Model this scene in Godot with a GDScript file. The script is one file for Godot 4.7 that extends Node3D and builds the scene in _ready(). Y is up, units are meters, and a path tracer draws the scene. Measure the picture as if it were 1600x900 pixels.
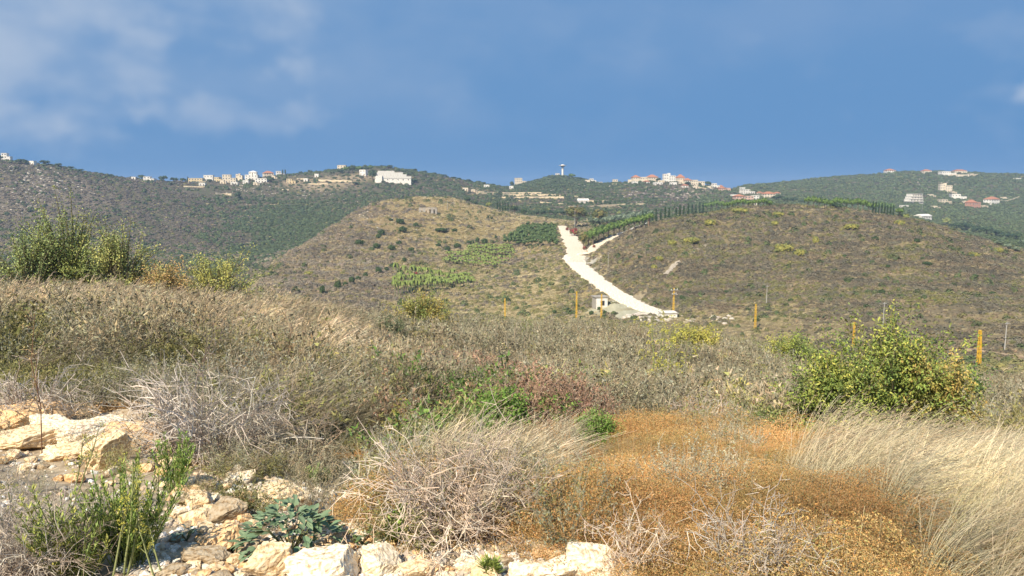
extends Node3D
# A dry Mediterranean hillside: scrub and limestone rubble in front, a white track climbing a valley, village houses on far ridges.
# Units are metres, y is up, the camera looks along -z. The land is one height field; everything stands on it.

const F := 1203.0            # focal length in pixels of the 1600 px wide photograph
const PITCH := 0.127409      # the camera looks 7.3 degrees down
const EYE := 1.7             # the eye's height above the ground it stands over
const HALF := 0.8203         # 47 degrees: the finely divided sector of the land
const NF := 752              # fine columns
const NB := 60               # coarse columns behind
const NR := 560              # rows, each a little farther than the last
const Z0 := 0.6
const ZMAX := 2600.0

var rng := RandomNumberGenerator.new()
var n_a := FastNoiseLite.new()
var n_b := FastNoiseLite.new()
var n_c := FastNoiseLite.new()
var n_r := FastNoiseLite.new()
var KZ := 0.0
var HG := PackedFloat32Array()
var M := {}

# ---------------------------------------------------------------- the land's profile: lines of (px, distance, drop or py)
var near_lines := [
	[Vector3(-300, 3, 1.72), Vector3(400, 3, 1.72), Vector3(1900, 3, 1.75)],
	[Vector3(-300, 6, 2.15), Vector3(200, 6, 2.15), Vector3(400, 6, 2.3), Vector3(600, 6, 2.5), Vector3(800, 6, 2.55), Vector3(1900, 6, 2.6)],
	[Vector3(-300, 10, 2.7), Vector3(200, 10, 2.7), Vector3(400, 10, 3.0), Vector3(600, 10, 3.4), Vector3(800, 10, 3.6), Vector3(1450, 10, 3.8), Vector3(1900, 10, 3.8)],
	[Vector3(-300, 15, 3.3), Vector3(200, 15, 3.3), Vector3(400, 15, 3.8), Vector3(600, 15, 4.6), Vector3(800, 15, 5.0), Vector3(1450, 15, 5.4), Vector3(1900, 15, 5.4)],
	[Vector3(-300, 20, 3.95), Vector3(200, 20, 3.95), Vector3(400, 22, 4.7), Vector3(600, 25, 6.4), Vector3(800, 25, 7.0), Vector3(1150, 25, 7.6), Vector3(1450, 25, 8.3), Vector3(1900, 25, 8.3)],
	[Vector3(-300, 27, 5.05), Vector3(200, 27, 5.05), Vector3(400, 32, 6.20), Vector3(500, 40, 8.20), Vector3(600, 48, 10.20), Vector3(700, 52, 11.30), Vector3(800, 55, 12.00), Vector3(900, 57, 12.40), Vector3(1000, 60, 13.30), Vector3(1150, 60, 14.20), Vector3(1300, 62, 16.50), Vector3(1450, 65, 18.50), Vector3(1900, 65, 18.50)],
	[Vector3(-300, 120, 30), Vector3(300, 120, 30), Vector3(400, 120, 26), Vector3(600, 120, 26), Vector3(900, 120, 26), Vector3(1000, 120, 26.5), Vector3(1150, 110, 26.5), Vector3(1300, 105, 27.5), Vector3(1450, 105, 28), Vector3(1600, 110, 28.3), Vector3(1900, 110, 28.3)],
]
var far_lines := [
	[Vector3(-300, 230, 520), Vector3(200, 230, 520), Vector3(370, 230, 500), Vector3(400, 230, 470), Vector3(500, 240, 485), Vector3(600, 240, 492), Vector3(700, 235, 497), Vector3(800, 230, 500), Vector3(900, 215, 500), Vector3(1000, 205, 498), Vector3(1150, 185, 510), Vector3(1300, 160, 535), Vector3(1450, 140, 552), Vector3(1600, 130, 558), Vector3(1900, 125, 560)],
	[Vector3(-300, 300, 505), Vector3(200, 300, 505), Vector3(370, 270, 490), Vector3(400, 270, 452), Vector3(500, 320, 425), Vector3(600, 340, 415), Vector3(700, 340, 420), Vector3(800, 330, 430), Vector3(900, 300, 430), Vector3(1000, 250, 450), Vector3(1150, 250, 440), Vector3(1300, 240, 440), Vector3(1450, 220, 450), Vector3(1600, 200, 470), Vector3(1900, 200, 480)],
	[Vector3(-300, 360, 480), Vector3(200, 360, 480), Vector3(370, 330, 472), Vector3(400, 330, 432), Vector3(450, 375, 398), Vector3(500, 420, 365), Vector3(550, 470, 337), Vector3(600, 520, 316), Vector3(650, 545, 311), Vector3(715, 560, 313), Vector3(740, 560, 321), Vector3(800, 560, 334), Vector3(900, 480, 353), Vector3(960, 380, 368), Vector3(1000, 360, 358), Vector3(1060, 380, 340), Vector3(1150, 400, 325), Vector3(1220, 400, 321), Vector3(1300, 400, 325), Vector3(1360, 390, 333), Vector3(1450, 360, 352), Vector3(1520, 345, 375), Vector3(1600, 330, 398), Vector3(1900, 300, 440)],
	[Vector3(-300, 450, 455), Vector3(200, 450, 455), Vector3(370, 450, 455), Vector3(400, 430, 455), Vector3(500, 520, 400), Vector3(600, 640, 345), Vector3(700, 660, 322), Vector3(800, 640, 336), Vector3(900, 560, 348), Vector3(960, 470, 360), Vector3(1000, 450, 356), Vector3(1150, 520, 336), Vector3(1300, 540, 345), Vector3(1450, 480, 372), Vector3(1600, 430, 396), Vector3(1900, 430, 430)],
	[Vector3(-300, 520, 425), Vector3(200, 520, 425), Vector3(370, 520, 430), Vector3(400, 560, 415), Vector3(500, 680, 358), Vector3(600, 760, 318), Vector3(700, 760, 316), Vector3(800, 740, 325), Vector3(900, 700, 330), Vector3(1000, 650, 338), Vector3(1150, 720, 322), Vector3(1300, 760, 328), Vector3(1450, 640, 362), Vector3(1600, 560, 382), Vector3(1900, 560, 400)],
	[Vector3(-300, 680, 305), Vector3(0, 680, 308), Vector3(200, 690, 335), Vector3(370, 740, 348), Vector3(430, 800, 330), Vector3(500, 850, 310), Vector3(600, 880, 293), Vector3(700, 880, 303), Vector3(800, 900, 306), Vector3(900, 900, 306), Vector3(1000, 880, 310), Vector3(1150, 900, 308), Vector3(1300, 1000, 308), Vector3(1450, 950, 320), Vector3(1600, 900, 335), Vector3(1900, 900, 350)],
	[Vector3(-300, 850, 238), Vector3(0, 850, 249), Vector3(60, 850, 257), Vector3(90, 860, 259), Vector3(200, 900, 279), Vector3(290, 960, 286), Vector3(370, 1000, 282), Vector3(440, 1020, 275), Vector3(500, 1030, 270), Vector3(560, 1030, 262), Vector3(600, 1030, 262), Vector3(640, 1030, 266), Vector3(700, 1040, 278), Vector3(770, 1080, 291), Vector3(795, 1150, 294), Vector3(830, 1230, 285), Vector3(862, 1250, 277), Vector3(878, 1250, 275), Vector3(900, 1240, 280), Vector3(940, 1150, 288), Vector3(985, 1050, 286), Vector3(1050, 1020, 284), Vector3(1100, 1020, 290), Vector3(1135, 1060, 298), Vector3(1165, 1300, 291), Vector3(1300, 1350, 278), Vector3(1400, 1350, 270), Vector3(1460, 1350, 270), Vector3(1600, 1350, 274), Vector3(1900, 1350, 280)],
]

func on_line(line: Array, px: float) -> Vector2:
	var n := line.size()
	if px <= line[0].x: return Vector2(line[0].y, line[0].z)
	for i in range(1, n):
		if px <= line[i].x:
			var t: float = (px - line[i - 1].x) / (line[i].x - line[i - 1].x)
			return Vector2(lerpf(line[i - 1].y, line[i].y, t), lerpf(line[i - 1].z, line[i].z, t))
	return Vector2(line[n - 1].y, line[n - 1].z)

func profile(px: float) -> PackedVector2Array:      # (distance, drop below the eye)
	var out := PackedVector2Array([Vector2(0.0, EYE), Vector2(1.6, EYE)])
	for l in near_lines:
		var v := on_line(l, px)
		out.append(Vector2(v.x, v.y - 0.021 * v.x))
	for l in far_lines:
		var v := on_line(l, px)
		out.append(Vector2(v.x, v.x * tan(PITCH + atan((v.y - 450.0) / F))))
	var last := out[out.size() - 1]
	out.append(Vector2(last.x + 500.0, last.y + 70.0))
	out.append(Vector2(last.x + 3500.0, last.y + 90.0))
	return out

func column(px: float) -> PackedFloat32Array:       # drops at every row, a monotone cubic through the profile
	var p := profile(px)
	var n := p.size()
	var d := PackedFloat32Array(); var m := PackedFloat32Array()
	d.resize(n); m.resize(n)
	for i in n - 1: d[i] = (p[i + 1].y - p[i].y) / (p[i + 1].x - p[i].x)
	m[0] = d[0]; m[n - 1] = d[n - 2]
	for i in range(1, n - 1):
		m[i] = 0.0 if d[i - 1] * d[i] <= 0.0 else 2.0 * d[i - 1] * d[i] / (d[i - 1] + d[i])
	var out := PackedFloat32Array(); out.resize(NR)
	var k := 0
	for r in NR:
		var z := Z0 * exp(KZ * r)
		while k < n - 2 and z > p[k + 1].x: k += 1
		var h := p[k + 1].x - p[k].x
		var t := (z - p[k].x) / h
		var t2 := t * t; var t3 := t2 * t
		out[r] = p[k].y * (2.0 * t3 - 3.0 * t2 + 1.0) + m[k] * h * (t3 - 2.0 * t2 + t) + p[k + 1].y * (3.0 * t2 - 2.0 * t3) + m[k + 1] * h * (t3 - t2)
	return out

func theta_of(col: int) -> float:
	if col < NF: return -HALF + 2.0 * HALF * col / (NF - 1)
	return HALF + (TAU - 2.0 * HALF) * (col - NF + 1) / (NB + 1)

func build_heights() -> void:
	KZ = log(ZMAX / Z0) / (NR - 1)
	HG.resize((NF + NB) * NR)
	for c in NF + NB:
		var th := theta_of(c)
		var tc := th
		var back := 0.0
		if c >= NF:
			var off := minf(th - HALF, TAU - HALF - th)
			tc = HALF if th < PI else -HALF
			back = smoothstep(0.0, 0.9, off)
		var col := column(800.0 + F * tan(tc))
		var cs := cos(tc)
		for r in NR:
			var z := Z0 * exp(KZ * r)
			var rr := z / cs
			var x := rr * sin(th); var zz := -rr * cos(th)
			var drop := lerpf(col[r], EYE - minf(z * 0.02, 12.0), back)
			var rough := n_a.get_noise_2d(x * 0.7, zz * 0.7) * clampf(z * 0.012, 0.0, 0.09) * (1.0 - smoothstep(40.0, 90.0, z))
			rough += n_b.get_noise_2d(x * 0.04, zz * 0.04) * minf(z * 0.005, 1.3)
			rough += n_c.get_noise_2d(x * 0.011, zz * 0.011) * clampf((z - 60.0) * 0.006, 0.0, 3.2)
			HG[c * NR + r] = EYE - drop + rough

func grid_uv(x: float, z: float) -> Vector2:
	var th := atan2(x, -z)
	if th < -HALF: th += TAU
	var r := sqrt(x * x + z * z)
	if th <= HALF:
		return Vector2((th + HALF) / (2.0 * HALF) * (NF - 1), log(maxf(r * cos(th), Z0) / Z0) / KZ)
	return Vector2(NF - 1 + (th - HALF) / (TAU - 2.0 * HALF) * (NB + 1), log(maxf(r * cos(HALF), Z0) / Z0) / KZ)

func height(x: float, z: float) -> float:
	var g := grid_uv(x, z)
	var c0 := clampi(int(g.x), 0, NF + NB - 1); var r0 := clampi(int(g.y), 0, NR - 2)
	var c1 := (c0 + 1) % (NF + NB)
	var fc := g.x - c0; var fr := clampf(g.y - r0, 0.0, 1.0)
	return lerpf(lerpf(HG[c0 * NR + r0], HG[c0 * NR + r0 + 1], fr), lerpf(HG[c1 * NR + r0], HG[c1 * NR + r0 + 1], fr), fc)

func on(x: float, z: float, up := 0.0) -> Vector3: return Vector3(x, height(x, z) + up, z)

func bearing(px: float, py: float) -> float:        # x over distance for a pixel of the photograph
	var yc := (450.0 - py) / F
	return (px - 800.0) / (F * (cos(PITCH) + yc * sin(PITCH)))

func along(px: float, z: float, up := 0.0) -> Vector3:   # a point of the land at a bearing and a distance
	var u := (px - 800.0) / F
	return on(u * z, -z, up)

func spot(px: float, py: float, zmin := 2.0, zmax := 1500.0) -> Vector3:   # where the sight line meets the land
	var yc := (450.0 - py) / F
	var fwd := cos(PITCH) + yc * sin(PITCH)
	var u := (px - 800.0) / (F * fwd)
	var s := (yc * cos(PITCH) - sin(PITCH)) / fwd
	var z := zmin
	var best := zmin; var best_gap := 1e9
	var pz := zmin; var pg := 1e9
	while z < zmax:
		var gap := EYE + s * z - height(u * z, -z)
		if gap / z < best_gap: best_gap = gap / z; best = z
		if gap <= 0.0:
			if pg < 1e8: z = lerpf(pz, z, pg / (pg - gap))
			return on(u * z, -z)
		pz = z; pg = gap
		z *= 1.008
	return on(u * best, -best)

func R(a: float, b: float) -> float: return rng.randf_range(a, b)
func px_of(x: float, z: float) -> float: return 800.0 + F * x / maxf(-z, 0.01)
func dist(p: Vector3) -> float: return -p.z

# ---------------------------------------------------------------- mesh helpers
class MB:
	var v := PackedVector3Array()
	var n := PackedVector3Array()
	var c := PackedColorArray()
	var smooth := false
	func tri(a: Vector3, b: Vector3, d: Vector3, col: Color) -> void:
		v.append(a); v.append(b); v.append(d)
		c.append(col); c.append(col); c.append(col)
	func quad(a: Vector3, b: Vector3, d: Vector3, e: Vector3, col: Color, col2: Color) -> void:
		v.append(a); v.append(b); v.append(d); v.append(a); v.append(d); v.append(e)
		c.append(col); c.append(col); c.append(col2); c.append(col); c.append(col2); c.append(col2)
	func mesh() -> ArrayMesh:
		var arr := []
		arr.resize(Mesh.ARRAY_MAX)
		arr[Mesh.ARRAY_VERTEX] = v
		arr[Mesh.ARRAY_COLOR] = c
		if n.size() == v.size() and n.size() > 0: arr[Mesh.ARRAY_NORMAL] = n
		var m := ArrayMesh.new()
		m.add_surface_from_arrays(Mesh.PRIMITIVE_TRIANGLES, arr)
		return m
	func leaf(at: Vector3, dir: Vector3, up: Vector3, l: float, w: float, col: Color) -> void:   # a folded leaf of two faces
		var s := dir.cross(up).normalized() * w * 0.5
		var tip := at + dir * l
		var mid := at + dir * l * 0.45
		tri(at, mid + s + up * w * 0.12, tip, col); tri(at, tip, mid - s + up * w * 0.12, col)
	func ribbon(p: PackedVector3Array, w0: float, w1: float, a: Color, b: Color, side: Vector3) -> void:
		var k := p.size() - 1
		for i in k:
			var t0 := float(i) / k; var t1 := float(i + 1) / k
			var s0 := side * lerpf(w0, w1, t0) * 0.5; var s1 := side * lerpf(w0, w1, t1) * 0.5
			quad(p[i] - s0, p[i] + s0, p[i + 1] + s1, p[i + 1] - s1, a.lerp(b, t0), a.lerp(b, t1))
	func tube(p: PackedVector3Array, r0: float, r1: float, sides: int, a: Color, b: Color) -> void:
		var k := p.size() - 1
		var ring0 := PackedVector3Array()
		for i in k + 1:
			var d := (p[mini(i + 1, k)] - p[maxi(i - 1, 0)]).normalized()
			var x := d.cross(Vector3(0.31, 0.17, 0.93)).normalized()
			if x.length() < 0.5: x = Vector3.RIGHT
			var y := d.cross(x)
			var r := lerpf(r0, r1, float(i) / k)
			var ring := PackedVector3Array()
			for j in sides: ring.append(p[i] + (x * cos(TAU * j / sides) + y * sin(TAU * j / sides)) * r)
			if i > 0:
				var c0 := a.lerp(b, float(i - 1) / k); var c1 := a.lerp(b, float(i) / k)
				for j in sides:
					var j2 := (j + 1) % sides
					quad(ring0[j], ring0[j2], ring[j2], ring[j], c0, c1)
			ring0 = ring
		for j in range(1, sides - 1): tri(ring0[0], ring0[j], ring0[j + 1], b)
	func box(t: Transform3D, s: Vector3, col: Color) -> void:
		var h := s * 0.5
		var q := []
		for i in 8: q.append(t * Vector3(h.x if i & 1 else -h.x, h.y if i & 2 else -h.y, h.z if i & 4 else -h.z))
		for f in [[0, 2, 3, 1], [4, 5, 7, 6], [0, 1, 5, 4], [2, 6, 7, 3], [0, 4, 6, 2], [1, 3, 7, 5]]:
			quad(q[f[0]], q[f[1]], q[f[2]], q[f[3]], col, col)

class Scatter:
	var buf := PackedFloat32Array()
	var count := 0
	func add(at: Vector3, yaw: float, s: float, sy: float, col: Color, tilt := 0.0) -> void:
		var b := Basis(Vector3.UP, yaw)
		if tilt != 0.0: b = Basis(Vector3(sin(yaw), 0, cos(yaw)), tilt) * b
		var x := b.x * s; var y := b.y * sy; var z := b.z * s
		buf.append_array(PackedFloat32Array([x.x, y.x, z.x, at.x, x.y, y.y, z.y, at.y, x.z, y.z, z.z, at.z, col.r, col.g, col.b, 1.0]))
		count += 1

func rnd_dir() -> Vector3:
	var y := R(-1, 1); var a := R(0, TAU); var s := sqrt(1.0 - y * y)
	return Vector3(s * cos(a), y, s * sin(a))

func lin(r: float, g: float, b: float) -> Color: return Color(r, g, b)
func vary(c: Color, a: float) -> Color:
	var k := 1.0 + R(-a, a)
	return Color(c.r * k * (1.0 + R(-a, a) * 0.3), c.g * k, c.b * k * (1.0 + R(-a, a) * 0.3))

func mat(col: Color, rough := 0.9, vertex := true) -> StandardMaterial3D:
	var m := StandardMaterial3D.new()
	m.albedo_color = col.linear_to_srgb()
	m.roughness = rough
	m.metallic_specular = 0.25
	m.vertex_color_use_as_albedo = vertex
	return m

func noise_tex(size: int, freq: float, ramp: Array, seed_: int, normal := false, kind := FastNoiseLite.TYPE_SIMPLEX_SMOOTH) -> NoiseTexture2D:
	var n := FastNoiseLite.new()
	n.seed = seed_; n.frequency = freq; n.noise_type = kind
	n.fractal_octaves = 5
	var t := NoiseTexture2D.new()
	t.width = size; t.height = size; t.seamless = true; t.noise = n
	if normal:
		t.as_normal_map = true; t.bump_strength = 6.0
	elif ramp.size():
		var g := Gradient.new()
		var offs := PackedFloat32Array(); var cols := PackedColorArray()
		for e in ramp: offs.append(e[0]); cols.append(e[1])
		g.offsets = offs; g.colors = cols
		t.color_ramp = g
	return t

# ---------------------------------------------------------------- naming
var taken := {}
func numbered(called: String) -> String:
	if not taken.has(called):
		taken[called] = 0
		return called
	taken[called] += 1
	return "%s_%03d" % [called, taken[called]]

func tag(o: Node, label := "", category := "", group := "", kind := "") -> void:
	if label: o.set_meta("label", label)
	if category: o.set_meta("category", category)
	if group: o.set_meta("group", group)
	if kind: o.set_meta("kind", kind)

func base(called: String, at: Vector3, label := "", category := "", group := "", turn := 0.0) -> Node3D:
	var o := Node3D.new()
	o.name = numbered(called); o.position = at; o.rotation.y = turn
	add_child(o, true)
	tag(o, label, category, group)
	return o

func part(called: String, mesh: Mesh, m: Material, parent: Node, at := Vector3.ZERO) -> MeshInstance3D:
	var o := MeshInstance3D.new()
	o.name = called if parent != self else numbered(called)
	o.mesh = mesh; o.material_override = m; o.position = at
	parent.add_child(o, true)
	return o

func copy_of(o: Node3D, at: Vector3, turn: float, s: float, sy: float, label: String, group := "") -> Node3D:
	var c: Node3D = o.duplicate()
	c.name = numbered(String(o.name).rstrip("0123456789").rstrip("_"))
	add_child(c, true)
	c.position = at; c.rotation.y = turn; c.scale = Vector3(s, sy, s)
	c.set_meta("label", label)
	if group: c.set_meta("group", group)
	return c

func sow(called: String, kinds: Array, sc: Array, m: Material, label: String, category: String) -> void:
	var o := base(called, Vector3.ZERO, label, category)
	tag(o, "", "", "", "stuff")
	for i in kinds.size():
		if sc[i].count == 0: continue
		var mm := MultiMesh.new()
		mm.transform_format = MultiMesh.TRANSFORM_3D; mm.use_colors = true
		mm.mesh = kinds[i]
		mm.instance_count = sc[i].count
		mm.buffer = sc[i].buf
		var k := MultiMeshInstance3D.new()
		k.name = "clump"
		k.multimesh = mm; k.material_override = m
		k.set_meta("kind", "stuff")
		o.add_child(k, true)

const ORD := ["first", "second", "third", "fourth", "fifth", "sixth", "seventh", "eighth", "ninth", "tenth", "eleventh", "twelfth", "thirteenth", "fourteenth", "fifteenth", "sixteenth", "seventeenth", "eighteenth", "nineteenth", "twentieth"]

# ---------------------------------------------------------------- plants, as one clump each
func tuft(n: int, h: float, lean: float, spread: float, w: float, a: Color, b: Color, plume: float) -> ArrayMesh:
	var mb := MB.new()
	for i in n:
		var an := R(0, TAU)
		var at := Vector3(cos(an), 0, sin(an)) * spread * sqrt(rng.randf())
		var hh := h * R(0.45, 1.1)
		var l := Vector3(lean * R(0.5, 1.3), 0, lean * R(-0.3, 0.35)) + Vector3(R(-1, 1), 0, R(-1, 1)) * 0.25
		var p := PackedVector3Array()
		for k in 6:
			var t := k / 5.0
			p.append(at + Vector3(0, -0.03 + hh * (t - 0.3 * t * t * minf(l.length(), 1.4)), 0) + l * hh * (0.2 * t + 0.3 * t * t + 0.5 * t * t * t))
		var side := Vector3(R(-1, 1), 0, R(-1, 1)).normalized()
		var ca := vary(a, 0.3); var cb := vary(b, 0.25)
		mb.ribbon(p, w, w * 0.35, ca, cb, side)
		if plume > 0.0 and rng.randf() < 0.6:
			var d := (p[5] - p[4]).normalized()
			for k in 7:
				var s := p[4] + (p[5] - p[4]) * R(-0.8, 1.1)
				var e := s + (d * R(0.5, 1.0) + rnd_dir() * 0.45) * plume
				mb.tri(s, e, s + Vector3(0, plume * 0.12, plume * 0.06), cb)
	return mb.mesh()

func scrub(stems: int, h: float, tilt: float, w: float, stem: Color, tip: Color, nleaf: int, lsize: float, leafc: Color, lean := 0.15) -> ArrayMesh:
	var mb := MB.new()
	for i in stems:
		var an := R(0, TAU)
		var out := Vector3(cos(an), 0, sin(an))
		var t_ := tilt * sqrt(rng.randf())
		var dir := (Vector3.UP * cos(t_) + out * sin(t_) + Vector3(lean, 0, 0)).normalized()
		var hh := h * R(0.55, 1.1)
		var p := PackedVector3Array([out * R(0, 0.08) * h - Vector3(0, 0.04, 0)])
		var d := dir
		for k in 4:
			p.append(p[k] + d * hh / 4.0)
			d = (d + rnd_dir() * 0.22).normalized()
		var ca := vary(stem, 0.25); var cb := vary(tip, 0.25)
		mb.ribbon(p, w, w * 0.45, ca, cb, rnd_dir())
		for k in 6:
			var s := R(0.25, 1.0) * 4.0
			var at := p[int(minf(s, 3.99))].lerp(p[mini(int(s) + 1, 4)], s - int(minf(s, 3.99)))
			var bd := (d * 0.8 + rnd_dir() * 0.8 + Vector3(lean, 0.25, 0)).normalized()
			var bl := h * R(0.12, 0.3)
			var q := PackedVector3Array([at, at + bd * bl * 0.5, at + (bd + rnd_dir() * 0.25) * bl])
			mb.ribbon(q, w * 0.6, w * 0.3, cb, cb, rnd_dir())
			for j in nleaf:
				var la := q[0].lerp(q[2], R(0.1, 1.05)) + rnd_dir() * lsize * 0.5
				mb.tri(la, la + (bd * 0.6 + rnd_dir()).normalized() * lsize * R(0.7, 1.4), la + rnd_dir() * lsize * 0.55, vary(leafc, 0.35))
	return mb.mesh()

func cushion(n: int, r: float, h: float, ls: float, cols: Array, stem: Color) -> ArrayMesh:
	var mb := MB.new()
	for i in n:
		var an := R(0, TAU); var rr := sqrt(rng.randf())
		var top := h * (1.0 - rr * rr * 0.75) * (0.8 + 0.2 * sin(an * 3.0 + rr * 4.0))
		var at := Vector3(cos(an) * rr * r, top * (1.0 - 0.6 * pow(rng.randf(), 2.0)), sin(an) * rr * r)
		var d := (rnd_dir() + Vector3(0.1, 0.1, 0)).normalized()
		mb.tri(at, at + d * ls * R(0.7, 1.5), at + rnd_dir() * ls * 0.6, vary(cols[rng.randi() % cols.size()], 0.25))
	for i in n / 2500:
		var an := R(0, TAU)
		var a := Vector3(cos(an), 0, sin(an)) * r * R(0, 0.7)
		mb.ribbon(PackedVector3Array([a, a * 1.15 + Vector3(R(-.05, .09), h * R(0.5, 1.15), R(-.05, .05))]), 0.005, 0.002, stem, stem, rnd_dir())
	return mb.mesh()

func mound(n: int, r: float, h: float, ls: float, c: Color, jit: float) -> ArrayMesh:     # a shrub of the hillsides, as leafy facets round a rounded body
	var mb := MB.new()
	for i in n:
		var an := R(0, TAU); var y := rng.randf()
		var rr := sqrt(1.0 - y * y * 0.9) * R(0.72, 1.08)
		var at := Vector3(cos(an) * rr * r, y * h * R(0.8, 1.1), sin(an) * rr * r)
		var nn := Vector3(at.x / r, 0.35 + at.y / h, at.z / r).normalized()
		var t1 := nn.cross(rnd_dir()).normalized(); var t2 := nn.cross(t1)
		var col := vary(c, jit)
		var s := ls * R(0.6, 1.3)
		var up := nn * s * R(-0.5, 0.5)
		mb.tri(at + t1 * s, at - t1 * s * 0.5 + t2 * s * 0.8 + up, at - t1 * s * 0.5 - t2 * s * 0.8, col)
	return mb.mesh()

# a crown of leaf clumps: each clump a ragged ball of faces, gaps between
func crown(mb: MB, centre: Vector3, rad: Vector3, clumps: int, per: int, cr: float, ls: float, cols: Array, floor_ := -1.0) -> void:
	for i in clumps:
		var d := rnd_dir()
		if d.y < floor_: d.y = -d.y * 0.4
		var k := pow(rng.randf(), 0.4) * R(0.75, 1.0)
		var cc := centre + d * rad * k
		var col: Color = vary(cols[rng.randi() % cols.size()], 0.18)
		for j in int(per * 1.7):
			var e := rnd_dir()
			var at := cc + e * cr * pow(rng.randf(), 0.45)
			var nn := (e + d * 0.5 + Vector3(0, 0.5, 0) + rnd_dir() * 0.6).normalized()
			var t1 := nn.cross(rnd_dir()).normalized(); var t2 := nn.cross(t1)
			var s := ls * R(0.7, 1.45)
			mb.tri(at + t1 * s, at - t1 * s * 0.6 + t2 * s * 0.7, at - t1 * s * 0.6 - t2 * s * 0.7, vary(col, 0.2))

func trunk(h: float, r: float, limbs: int, reach: float, col: Color) -> ArrayMesh:
	var mb := MB.new()
	var p := PackedVector3Array([Vector3(0, -0.6, 0)])
	for k in 4: p.append(Vector3(R(-0.06, 0.06) * h, h * (k + 1) / 4.0, R(-0.06, 0.06) * h))
	mb.tube(p, r * 1.25, r * 0.6, 7, col, col)
	for i in limbs:
		var a := TAU * i / limbs + R(-0.4, 0.4)
		var s := p[2].lerp(p[4], rng.randf())
		var e := s + Vector3(cos(a) * reach, reach * R(0.5, 1.1), sin(a) * reach)
		mb.tube(PackedVector3Array([s, s.lerp(e, 0.5) + Vector3(0, reach * 0.06, 0), e]), r * 0.5, r * 0.15, 5, col, col)
	return mb.mesh()

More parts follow.
